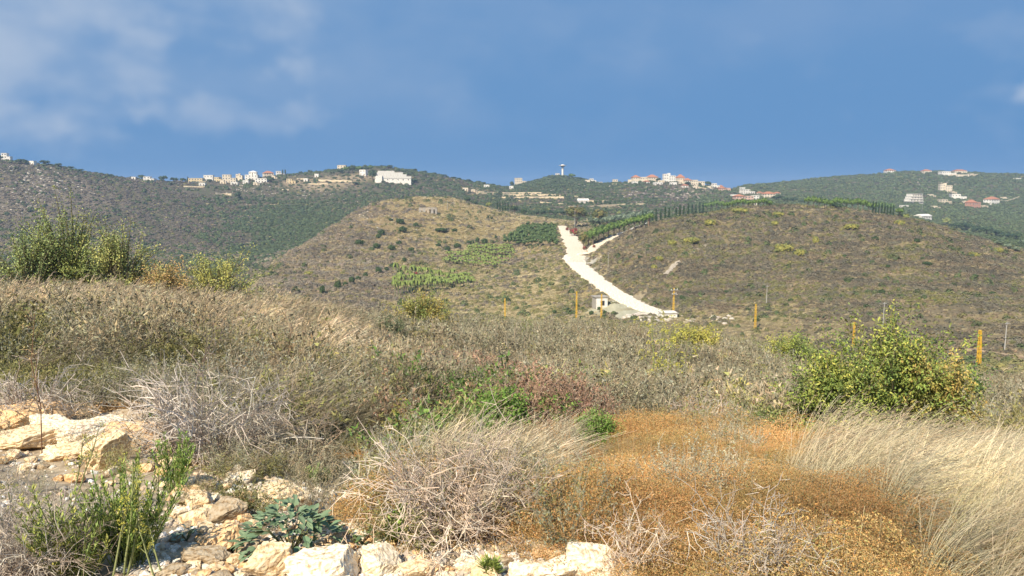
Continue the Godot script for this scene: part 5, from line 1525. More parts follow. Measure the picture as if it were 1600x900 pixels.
func rock_low(i: int) -> ArrayMesh:
	var mb := MB.new()
	var s := SphereMesh.new()
	s.radius = 0.7; s.height = 1.4; s.radial_segments = 9; s.rings = 5
	var a := s.get_mesh_arrays()
	for k in a[Mesh.ARRAY_INDEX]:
		var v: Vector3 = a[Mesh.ARRAY_VERTEX][k]
		mb.v.append(v * (1.0 + 0.45 * n_r.get_noise_3d(v.x * 1.5 + i * 10.0, v.y * 1.5, v.z * 1.5)) * Vector3(1, 0.75, 0.9)); mb.c.append(Color.WHITE)
	return mb.mesh()

# ---------------------------------------------------------------- the slope in front: dry grass, dead herbs, scrub
const STRAW := 0
const GREY := 1
const OLIVE := 2
const RED := 3
const ORANGE := 4
const GREEN := 5
const BROWN := 6
const WIND := 7

func slope_kind(px: float, d: float, x: float, z: float) -> int:
	px += n_b.get_noise_2d(x * 0.45, z * 0.45) * 190.0
	d *= 1.0 + 0.2 * n_c.get_noise_2d(x * 0.5 + 5.0, z * 0.5)
	var r := clampf(0.5 + n_b.get_noise_2d(x * 0.42 + 200.0, z * 0.42) * 1.25 + R(-0.2, 0.2), 0.0, 1.0)
	var n := n_c.get_noise_2d(x * 0.3 + 70.0, z * 0.3) * 0.6
	if d < 11.8 + n * 2.0 and d > 4.0 and px > 850.0 and px < 1250.0: return GREY if n_b.get_noise_2d(x * 0.8 + 9.0, z * 0.8) > 0.36 and rng.randf() < 0.5 else ORANGE if rng.randf() < 0.94 else [GREY, OLIVE, STRAW][rng.randi() % 3]
	if d < 9.0:
		if d < 4.3 and px < 1480.0 and px > 840.0: return ORANGE
		if px > 1240.0: return STRAW if r < 0.75 or px > 1420.0 else ORANGE if r < 0.9 else GREY
		if px > 840.0: return ORANGE if r < 0.95 else GREY
		if px > 480.0: return ORANGE if r < 0.4 else GREY if r < 0.65 else OLIVE if r < 0.9 else STRAW
		if d > 7.0: return OLIVE if r < 0.4 + n else GREY if r < 0.7 else STRAW if r < 0.9 else ORANGE
		return GREY if r < 0.6 else OLIVE
	if d < 15.0:
		if px < 520.0: return OLIVE if r < 0.38 + n * 0.7 else STRAW if r < 0.62 else GREY if r < 0.85 else BROWN
		if px < 640.0: return OLIVE if r < 0.3 else GREY if r < 0.6 else BROWN if r < 0.8 else STRAW
		if px < 920.0: return RED if r < 0.42 + n else GREEN if r < 0.5 else OLIVE if r < 0.75 else GREY
		if px < 1250.0: return GREY if r < 0.72 else BROWN if r < 0.9 else OLIVE
		return GREY if r < 0.55 else OLIVE if r < 0.75 else STRAW
	if d < 26.0:
		if px < 420.0: return STRAW if r < 0.72 + n * 0.5 else GREY if r < 0.85 else OLIVE
		if px < 620.0: return STRAW if r < 0.3 + n * 0.5 else GREY if r < 0.62 else OLIVE if r < 0.85 else BROWN
		if px < 900.0: return RED if r < 0.42 + n * 0.8 else GREY if r < 0.62 else BROWN if r < 0.75 else OLIVE if r < 0.92 else STRAW
		return GREY if r < 0.78 else OLIVE if r < 0.88 else BROWN
	if px < 560.0: return STRAW if r < 0.4 + n * 0.6 else GREY if r < 0.68 else OLIVE if r < 0.92 else BROWN
	if px < 1290.0:
		if d > 48.0: return OLIVE if r < 0.45 + n else GREY if r < 0.75 else STRAW
		return GREY if r < 0.74 + n * 0.3 else OLIVE if r < 0.9 else BROWN
	return GREY if r < 0.4 else OLIVE if r < 0.6 else STRAW if r < 0.85 else BROWN

func pick(n: int, near_n: Array, kind: int, d: float) -> int:
	if kind == WIND: return rng.randi() % n
	var a: int = near_n[kind]
	var far_share := smoothstep(8.0, 18.0, d)
	return a + rng.randi() % (n - a) if rng.randf() < far_share else rng.randi() % a

func plant_slope() -> void:
	rng.seed = 55
	var k := []            # k[kind] = its clumps
	k.append([]); k.append([]); k.append([]); k.append([]); k.append([]); k.append([]); k.append([])
	for i in 3: k[STRAW].append(tuft(70, 0.82, 0.6, 0.2, 0.007, lin(0.34, 0.29, 0.18), lin(0.62, 0.52, 0.36), 0.05))
	for i in 4: k[GREY].append(scrub(30, 0.6, 0.9, 0.0055, lin(0.2, 0.17, 0.125), lin(0.33, 0.29, 0.21), 6, 0.02, lin(0.32, 0.3, 0.205), 0.05))
	for i in 3: k[OLIVE].append(scrub(28, 0.5, 0.9, 0.006, lin(0.18, 0.165, 0.08), lin(0.28, 0.26, 0.12), 8, 0.026, lin(0.255, 0.24, 0.095), 0.05))
	for i in 2: k[RED].append(scrub(26, 0.55, 0.8, 0.006, lin(0.23, 0.155, 0.105), lin(0.31, 0.215, 0.15), 7, 0.024, lin(0.33, 0.21, 0.145), 0.05))
	for i in 3: k[ORANGE].append(cushion(8000, 0.36, 0.27, 0.0066, [lin(0.54, 0.31, 0.115), lin(0.47, 0.295, 0.12), lin(0.56, 0.365, 0.165), lin(0.32, 0.265, 0.1), lin(0.53, 0.265, 0.095), lin(0.48, 0.34, 0.165)], lin(0.42, 0.32, 0.19)))
	for i in 2: k[GREEN].append(scrub(26, 0.55, 0.85, 0.005, lin(0.15, 0.18, 0.06), lin(0.18, 0.24, 0.07), 9, 0.045, lin(0.16, 0.25, 0.06), 0.05))
	for i in 2: k[BROWN].append(scrub(28, 0.62, 0.7, 0.006, lin(0.24, 0.18, 0.12), lin(0.34, 0.27, 0.175), 6, 0.019, lin(0.33, 0.26, 0.16)))
	var near_n := []
	for t in k: near_n.append(t.size())
	for i in 3: k[STRAW].append(tuft(46, 0.82, 0.62, 0.2, 0.016, lin(0.27, 0.22, 0.13), lin(0.62, 0.52, 0.36), 0.1))
	for i in 3: k[GREY].append(scrub(24, 0.6, 0.9, 0.012, lin(0.16, 0.135, 0.1), lin(0.32, 0.285, 0.205), 4, 0.036, lin(0.315, 0.295, 0.2), 0.05))
	for i in 2: k[OLIVE].append(scrub(22, 0.5, 0.9, 0.012, lin(0.15, 0.135, 0.07), lin(0.27, 0.25, 0.11), 4, 0.05, lin(0.25, 0.235, 0.085), 0.05))
	for i in 2: k[RED].append(scrub(22, 0.55, 0.8, 0.012, lin(0.2, 0.13, 0.09), lin(0.31, 0.215, 0.15), 4, 0.045, lin(0.33, 0.21, 0.145), 0.05))
	for i in 1: k[ORANGE].append(cushion(2600, 0.36, 0.27, 0.014, [lin(0.54, 0.31, 0.115), lin(0.47, 0.295, 0.12), lin(0.56, 0.365, 0.165), lin(0.32, 0.265, 0.1), lin(0.48, 0.34, 0.165)], lin(0.42, 0.32, 0.19)))
	for i in 1: k[GREEN].append(scrub(22, 0.55, 0.85, 0.01, lin(0.15, 0.18, 0.06), lin(0.18, 0.24, 0.07), 6, 0.06, lin(0.16, 0.25, 0.06), 0.05))
	for i in 2: k[BROWN].append(scrub(22, 0.62, 0.7, 0.012, lin(0.2, 0.15, 0.1), lin(0.33, 0.26, 0.17), 3, 0.045, lin(0.33, 0.26, 0.16)))
	k.append([])
	for i in 4: k[WIND].append(tuft(70, 1.15, 0.8, 0.1, 0.0055, lin(0.34, 0.31, 0.15), lin(0.67, 0.56, 0.38), 0.085))
	var sc := []
	for t in k:
		var s := []
		for i in t.size(): s.append(Scatter.new())
		sc.append(s)
	# bands: nearest, farthest, clumps
	for q in [[2.5, 9.0, 5600], [8.0, 15.0, 6000], [14.0, 30.0, 11000], [28.0, 72.0, 19000]]:
		for i in q[2] + (3400 if q[0] < 10.0 else 0):
			var d: float = sqrt(lerpf(q[0] * q[0], q[1] * q[1], rng.randf()))
			var px := R(-260, 1860)
			if i >= q[2]: px = R(-1900, -260) if i % 2 else R(1860, 3500)      # beyond the frame's edges the slope goes on
			var x := (px - 800.0) / F * d
			var kind := slope_kind(px, d, x, -d)
			# rubble, kept open
			if d < 4.9 and px < 900.0 and (d < 3.9 or px < 560.0):
				if rng.randf() < 0.86 or d < 2.9: continue
				kind = [GREY, OLIVE, BROWN, STRAW][rng.randi() % 4]
			if d < 7.6 and px < 320.0:
				if rng.randf() < (0.94 if d > 4.95 else 0.35): continue
				kind = [GREY, OLIVE, BROWN][rng.randi() % 3]
			elif d < 6.4 and px < 600.0:
				if rng.randf() < 0.55: continue
				kind = [GREY, OLIVE, BROWN][rng.randi() % 3]
			if d < 3.9 and kind == STRAW and px < 1300.0: continue
			if d < 3.35 and px < 1010.0 and px > 560.0: continue
			if d < 9.0 and px > 860.0 and px < 1220.0 and kind == STRAW: kind = ORANGE
			var s := R(0.75, 1.25)
			if d < 9.0 and kind != ORANGE and px < 1250.0: s *= 0.75
			if d > 28.0: s *= 1.35
			if d > 9.5 and kind != STRAW and kind != ORANGE: s *= 1.5
			if kind != STRAW and d > 11.0 and px > 560.0 and px < 1260.0: s *= 1.12
			if kind == ORANGE: s *= 1.1 + 0.5 * n_c.get_noise_2d(x * 0.5, d * 0.5) + (0.5 if d > 8.5 else 0.0)
			if kind == STRAW and d < 9.5 and px > 1180.0: kind = WIND
			if kind == WIND:
				var thick := n_b.get_noise_2d(x * 0.9 + 30.0, d * 0.9)
				if rng.randf() > clampf(0.42 + thick * 1.1, 0.04, 0.9) * (0.5 if d > 6.2 else 1.0): kind = [GREY, ORANGE, OLIVE, GREY][rng.randi() % 4]; s *= 0.6
			var cut := 1.0
			for cl in clear:
				var ex: float = x - cl.x * d / -cl.y; var gap: float = -cl.y - d
				if absf(ex) < cl.z:
					if absf(gap) < cl.z: cut = 0.0
					elif gap > 0.0 and gap < 2.5 + cl.z: cut = minf(cut, 0.55)
			if d < 7.0 and px < 600.0: s *= 0.62
			if cut == 0.0 and kind != ORANGE: continue
			s *= cut
			var tone := 1.0 + n_b.get_noise_2d(x * 0.3, d * 0.3 + 50.0) * 0.75
			var c := vary(Color(tone, tone, tone), 0.18)
			if kind == GREY and d > 9.0: c = Color(c.r * 0.92, c.g * 0.9, c.b * 0.87)
			if kind == ORANGE:
				var hue := n_c.get_noise_2d(x * 0.9 + 33.0, d * 0.9) * 0.9
				c = Color(c.r * (1.0 - 0.12 * hue), c.g * (1.0 + 0.1 * hue), c.b * (1.0 + 0.1 * hue))
			if kind == STRAW and px < 640.0 and d > 12.0: c = Color(c.r * 1.12, c.g * 1.1, c.b * 1.08)
			if kind == WIND: s *= 0.85 if px > 1420.0 or d < 5.0 else 1.05
			if kind == STRAW and d > 9.0: s *= 0.5 if px > 1150.0 and d < 14.5 else (R(0.95, 1.35) if px < 640.0 and d > 12.0 else 0.72)
			if px < 560.0 and d > 12.0 and kind != STRAW: s *= R(0.6, 1.15)
			if kind != STRAW and kind != ORANGE and px > 1220.0 and d < 14.0: s *= 0.55
			var v := pick(k[kind].size(), near_n, kind, d)
			sc[kind][v].add(on(x, -d, -0.02), R(0, TAU) if kind != STRAW and kind != WIND else R(-0.5, 0.5), s, s * R(0.8, 1.15), c)
	for i in 2600:
		var d: float = 6.5 * exp(log(10.0) * pow(rng.randf(), 0.8))
		var px := R(-200, 1800)
		var x := (px - 800.0) / F * d
		if d < 11.8 and px > 830.0 and px < 1270.0: continue
		if d < 9.0 and (px < 340.0 or px > 1180.0): continue
		var free := true
		for cl in clear:
			var ex: float = x - cl.x * d / -cl.y; var gap: float = -cl.y - d
			if absf(ex) < cl.z * 1.1 and gap > -cl.z and gap < 3.0 + cl.z: free = false
		if not free: continue
		var kind: int = [GREY, GREY, OLIVE, BROWN, STRAW, STRAW, GREY, OLIVE][rng.randi() % 8]
		if px > 560.0 and px < 920.0 and d < 22.0: kind = [RED, OLIVE, GREY, GREEN, RED][rng.randi() % 5]
		var s := R(1.25, 1.95) * (1.0 if d < 30.0 else 1.25)
		var t := R(0.72, 1.12)
		if kind == STRAW: s *= 0.72; t = R(0.95, 1.2)
		var v := pick(k[kind].size(), near_n, kind, d)
		sc[kind][v].add(on(x, -d, -0.03), R(0, TAU) if kind != STRAW else R(-0.5, 0.5), s, s * R(0.75, 1.05), Color(t * R(0.94, 1.06), t, t * R(0.94, 1.06)))
	sow("dry_grass", k[STRAW], sc[STRAW], M.leaf, "tall straw-coloured dry grass bent to the right by the wind", "grass")
	sow("windblown_grass", k[WIND], sc[WIND], M.leaf, "long pale grass bent over by the wind at the lower right", "grass")
	sow("grey_scrub", k[GREY], sc[GREY], M.leaf, "dry grey-brown twiggy herbs covering the slope", "scrub")
	sow("olive_scrub", k[OLIVE], sc[OLIVE], M.leaf, "olive green low scrub mixed into the dry slope", "scrub")
	sow("rusty_herbs", k[RED], sc[RED], M.leaf, "rust-brown dead herbs in the middle of the slope", "dead herbs")
	sow("orange_carpet", k[ORANGE], sc[ORANGE], M.leaf, "orange-brown carpet of low dry plants in the right centre", "ground cover")
	sow("green_herbs", k[GREEN], sc[GREEN], M.leaf, "patches of fresh green herbs in the middle of the slope", "herbs")
	sow("brown_herbs", k[BROWN], sc[BROWN], M.leaf, "light brown dead stalks among the scrub", "dead herbs")

# ---------------------------------------------------------------- limestone rubble in front
func rock(px: float, py: float, wpx: float, hpx: float, m: String, turn: float, label: String, seed_: int, group := "", cuts := 9) -> void:
	var p := spot(px, py, 1.5)
	var k := depth(p) / F
	var w := wpx * k * 0.5 * 1.3; var h := hpx * k * 0.5 * 1.08
	var o := part("rock", rock_mesh(w, h * 1.15, (w + h) * 0.5, cuts, seed_), M[m], self, p + Vector3(0, h * 0.6, -h * 0.45))
	o.rotation = Vector3(0, turn, 0)
	tag(o, label, "rock", group)

func lay_rocks() -> void:
	var W := "stone_white"; var C := "stone_cream"; var G := "stone_grey"; var O := "stone_orange"
	for e in [
		[415, 908, 62, 66, C, 0.2, "cracked cream boulder at the front edge below the dark leafy plant"],
		[503, 912, 98, 52, W, 0.1, "wide dazzling white rock at the front edge right of the cracked cream boulder"],
		[540, 888, 34, 36, W, -0.2, "upright white wedge of rock behind the wide dazzling white one"],
		[590, 896, 54, 44, W, 0.4, "chunky white rock with orange stains right of the upright wedge"],
		[648, 905, 44, 30, C, 0.3, "pale rock half way along the front rubble row"],
		[730, 888, 34, 20, W, 0.1, "small flat white slab below the pale twig tangle"],
		[758, 902, 46, 26, C, 0.0, "low cream rock with a small green tuft in front of it"],
		[820, 908, 48, 34, W, 0.2, "white pointed rock in the front row left of the large block"],
		[868, 908, 56, 36, W, 0.0, "white rock leaning on the left side of the large block"],
		[925, 906, 74, 56, W, 0.15, "largest pale block at the right end of the front rubble, striped by dry stems"],
		[318, 882, 56, 30, G, -0.3, "tilted grey slab on the gravel left of the cracked cream boulder"],
		[346, 862, 52, 42, O, 0.2, "orange-stained cream rock behind the tilted grey slab"],
		[386, 868, 42, 24, G, 0.5, "grey brown rock between the tilted slab and the cracked boulder"],
		[270, 898, 40, 20, G, 0.3, "low grey rock at the front edge, furthest left of the gravel"],
		[346, 815, 54, 34, G, 0.1, "grey triangular rock left of the dark leafy plant"],
		[311, 792, 42, 26, C, 0.0, "flat-topped cream slab above the grey triangular rock"],
		[300, 818, 34, 26, C, 0.4, "cream rock tucked under the flat-topped slab"],
		[374, 792, 30, 18, O, 0.2, "small orange rock beside the grey triangular one"],
		[438, 796, 86, 44, C, -0.25, "large cream wedge of rock behind the dark leafy plant"],
		[382, 757, 32, 26, W, 0.5, "small pale rock alone above the large cream wedge"],
		[317, 764, 32, 26, G, 0.2, "grey rock in the dry stems left of the small pale one"],
		[310, 727, 26, 18, C, 0.0, "little cream rock at the foot of the grey twig tangle"],
		[264, 714, 46, 36, C, 0.3, "cream rock at the right end of the upper left rock pile"],
		[160, 736, 34, 42, C, 0.1, "upright column of cream rock in the middle of the upper left pile"],
		[205, 708, 62, 30, O, 0.1, "orange and cream rock right of the upright column"],
		[150, 690, 44, 26, W, 0.4, "white rock behind the upright column in the upper left pile"],
		[120, 702, 60, 30, W, 0.2, "bright white rock left of the upright column"],
		[84, 698, 48, 32, W, -0.2, "white rock second from left in the upper left pile"],
		[30, 684, 66, 38, O, 0.1, "broad pale pinkish rock at the left edge of the picture's rock pile"],
		[44, 708, 56, 24, C, 0.3, "cream rock below the broad pinkish one at the left edge"],
		[112, 656, 40, 12, O, 0.1, "flat orange slab at the back left of the upper pile"],
		[165, 648, 60, 16, O, -0.15, "long tilted orange slab topping the upper pile"],
		[200, 668, 34, 16, G, 0.2, "grey rock behind the orange and cream one"],
		[100, 724, 34, 18, C, 0.2, "cream rock at the bottom of the upper pile"],
		[536, 832, 46, 14, W, 0.1, "thin white slab right of the dark leafy plant"],
		[545, 800, 50, 16, G, 0.3, "grey-pink slab in the dead stems behind the thin white slab"],
		[1168, 540, 17, 10, W, 0.2, "white stone showing at the left end of the leafy bush on the slope"],
	]:
		var big := 1.62 if e[0] < 290 and e[1] < 745 else 1.08
		rock(e[0], e[1] - (6.0 if big > 1.3 else 0.0), e[2] * big, e[3] * big, e[4], e[5], e[6], int(e[0] * 7 + e[1]))
	# the smaller ones between
	rng.seed = 808
	var small := []
	for i in 250:
		var px := R(250, 960); var py := R(862, 918)
		if i > 50: px = R(255, 420); py = R(770, 890)
		if i > 72: px = R(0, 270); py = R(662, 740)
		if i > 96: px = R(270, 990); py = R(845, 925)
		if i > 150: px = R(250, 560); py = R(735, 880)
		if i > 200: px = R(-20, 300); py = R(650, 760)
		var s := R(9, 24)
		small.append([px, py, s * R(1.0, 1.5), s * R(0.6, 1.0), [W, C, C, O, G][rng.randi() % 5], R(0, 3), i])
	for e in small:
		var z := 0 if e[6] <= 50 else 1 if e[6] <= 72 else 2 if e[6] <= 96 or e[6] > 200 else 3 if e[6] <= 150 else 1
		rock(e[0], e[1], e[2], e[3], e[4], e[5], ["small limestone chunk lying loose along the front edge of the rubble", "small limestone chunk lying loose on the gravel left of the dark leafy plant", "small limestone chunk lying loose in the upper left rock pile", "small limestone chunk scattered between the front rocks and the pale tangle"][z], 900 + e[6], ["loose chunks of the front edge", "loose chunks on the gravel", "loose chunks of the upper left pile", "loose chunks below the tangle"][z], 7)
	# gravel
	var rk := []; var rs := []
	for i in 3: rk.append(rock_low(i + 5)); rs.append(Scatter.new())
	rng.seed = 17
	for i in 15000:
		var px := R(180, 1000); var py := R(790, 925)
		if i % 2 == 0: px = R(-40, 600); py = R(650, 800)
		if i % 2 == 0 and px < 330.0 and i % 8 != 0: continue
		if py < 840 and py > 790 and px > 480: continue
		var p := spot(px, py, 1.5)
		var s := 0.007 + 0.03 * pow(rng.randf(), 3.0)
		rs[i % 3].add(p, R(0, TAU), s, s, vary([lin(0.66, 0.58, 0.45), lin(0.58, 0.44, 0.3), lin(0.74, 0.7, 0.62), lin(0.42, 0.36, 0.29)][rng.randi() % 4], 0.15))
	sow("gravel", rk, rs, M.leaf, "fine pale limestone gravel between the front rocks", "gravel")

# ---------------------------------------------------------------- plants one can tell apart in front
func fennel(px: float, py: float, hpx: float, label: String, seed_: int, lean := 0.0, n := 3) -> void:
	var p := spot(px, py, 1.5)
	var h := hpx * depth(p) / F
	rng.seed = seed_
	clear.append(Vector3(p.x, p.z, 0.3))
	var o := base("fennel_plant", p, label, "plant")
	var stem := lin(0.26, 0.28, 0.12); var yel := lin(0.52, 0.48, 0.1)
	var fl := MB.new()
	for i in n:
		var mb := MB.new()
		var q := PackedVector3Array([Vector3(R(-.04, .04), 0, R(-.04, .04))])
		var d := Vector3(lean + R(-.18, .18), 1, R(-.15, .15)).normalized()
		var hh := h * R(0.7, 1.05)
		for k in 6:
			q.append(q[k] + d * hh / 6.0)
			d = (d + rnd_dir() * 0.1).normalized()
		var w := 0.0035 + h * 0.0035
		mb.tube(q, w, w * 0.4, 5, stem, stem)
		part("stem", mb.mesh(), M.leaf, o)
		for k in 9:
			var t := R(0.35, 1.0) * 6.0
			var a := q[int(minf(t, 5.99))].lerp(q[mini(int(t) + 1, 6)], t - int(minf(t, 5.99)))
			var bd := (d + rnd_dir() * 0.9).normalized()
			var e := a + bd * h * R(0.06, 0.16)
			fl.tube(PackedVector3Array([a, e]), w * 0.4, w * 0.25, 3, stem, stem)
			for j in 14:
				var u := (bd + rnd_dir() * 0.8).normalized()
				var f := e + u * h * 0.045
				fl.tri(e, f, e + rnd_dir() * 0.003, stem)
				for m in 3: fl.tri(f + rnd_dir() * h * 0.007, f + rnd_dir() * h * 0.009, f + rnd_dir() * h * 0.009, vary(yel, 0.2))
	part("umbel", fl.mesh(), M.leaf, o).set_meta("kind", "stuff")

func upright_herb(px: float, py: float, wpx: float, hpx: float, n: int, cols: Array, label: String, seed_: int, ll := 0.045, lw := 0.16) -> void:
	var p := spot(px, py, 1.5)
	var k := depth(p) / F
	var h := hpx * k; var w := wpx * k * 0.5
	rng.seed = seed_
	var o := base("leafy_herb", p, label, "plant")
	var fol := MB.new(); var st := MB.new()
	for i in n:
		var a := R(0, TAU)
		var s := Vector3(cos(a), 0, sin(a)) * w * 0.35 * rng.randf()
		var d := (Vector3(cos(a), 0, sin(a)) * R(0, 1.3) * w / h + Vector3(R(-0.1, 0.2), 1, 0)).normalized()
		var hh := h * R(0.5, 1.05)
		var q := PackedVector3Array([s, s + d * hh * 0.5, s + (d + Vector3(R(-.1, .1), 0.1, R(-.1, .1))).normalized() * hh])
		st.tube(q, 0.003, 0.0015, 4, lin(0.17, 0.2, 0.07), lin(0.17, 0.22, 0.07))
		var col: Color = cols[rng.randi() % cols.size()]
		for j in 46:
			var t := 0.15 + 0.88 * rng.randf()
			var at := q[0].lerp(q[1], t * 2.0) if t < 0.5 else q[1].lerp(q[2], t * 2.0 - 1.0)
			var an := j * 2.4
			var ld := (Vector3(cos(an), 0, sin(an)) * 0.8 + d * R(0.5, 1.2)).normalized()
			fol.leaf(at, ld, Vector3.UP, ll * R(0.6, 1.2) * (1.15 - 0.5 * t), ll * lw, vary(col, 0.25))
	part("stem", st.mesh(), M.leaf, o)
	part("foliage", fol.mesh(), M.leaf, o).set_meta("kind", "stuff")

func broadleaf(px: float, py: float, wpx: float, hpx: float, n: int, ll: float, cols: Array, label: String, seed_: int) -> void:   # each large leaf a part of its own
	var p := spot(px, py, 1.5)
	var k := depth(p) / F
	var h := hpx * k; var w := wpx * k * 0.5
	rng.seed = seed_
	var o := base("broadleaf_plant", p, label, "plant")
	var shapes := []
	for i in 6:
		var mb := MB.new()
		var col := vary(cols[i % cols.size()], 0.15)
		var bend := R(0.15, 0.5)
		var prev := Vector3.ZERO; var pw := 0.004
		for s in 5:
			var t := (s + 1) / 5.0
			var c := Vector3(0, -bend * t * t * 0.5 + R(-.01, .01), t)
			var ww := 0.27 * pow(sin(PI * clampf(0.06 + t * 0.92, 0, 1)), 0.8) * R(0.92, 1.08)
			mb.quad(prev, prev + Vector3(pw, pw * 0.35, 0), c + Vector3(ww, ww * 0.35, 0), c, col, col)
			mb.quad(prev, prev + Vector3(-pw, pw * 0.35, 0), c + Vector3(-ww, ww * 0.35, 0), c, col, col)
			prev = c; pw = ww
		shapes.append(mb.mesh())
	for i in n:
		var a := R(0, TAU); var rr := sqrt(rng.randf())
		var out := Vector3(cos(a), 0, sin(a))
		var at := out * rr * w * 0.9 + Vector3(0, h * (1.0 - rr * rr * 0.7) * R(0.55, 0.95), 0)
		var l := part("leaf", shapes[rng.randi() % 6], M.leaf, o, at)
		var look := (out * 1.0 + rnd_dir() * 0.5 + Vector3(0, R(-0.1, 0.55), 0)).normalized()
		l.basis = Basis.looking_at(-look, (Vector3.UP + rnd_dir() * 0.35).normalized()) * Basis.from_scale(Vector3.ONE * ll * R(0.7, 1.25))
	var st := MB.new()
	for i in 14:
		var a := R(0, TAU)
		st.tube(PackedVector3Array([Vector3.ZERO, Vector3(cos(a) * w * 0.4, h * 0.5, sin(a) * w * 0.4), Vector3(cos(a) * w * 0.75, h * 0.55, sin(a) * w * 0.75)]), 0.004, 0.002, 4, lin(0.12, 0.12, 0.06), lin(0.12, 0.14, 0.06))
	part("stem", st.mesh(), M.leaf, o)

func bush(px: float, py: float, wpx: float, hpx: float, zmin: float, nbr: int, per: int, ll: float, cols: Array, label: String, seed_: int, wild := 0.25, z := 0.0) -> void:
	var p := spot(px, py, zmin)
	if z > 0.0: p = on(bearing(px, py) * z, -z)
	var k := depth(p) / F
	clear.append(Vector3(p.x, p.z, wpx * k * 0.42))
	leafy_bush("green_bush", p, Vector3(wpx * k * 0.5, hpx * k * 1.12, wpx * k * 0.42), int(nbr * 1.5), int(per * 2.6), ll * 0.8, cols, label, seed_, wild)

func tangle(px: float, py: float, wpx: float, hpx: float, n: int, w: float, cols: Array, label: String, seed_: int) -> void:
	var p := spot(px, py, 1.5)
	var k := depth(p) / F
	if px > 940.0: p.y += 0.08 if py > 800.0 else 0.24
	twig_tangle("twig_tangle", p, wpx * k * 0.5, hpx * k * 0.8, n, w, cols, label, seed_)

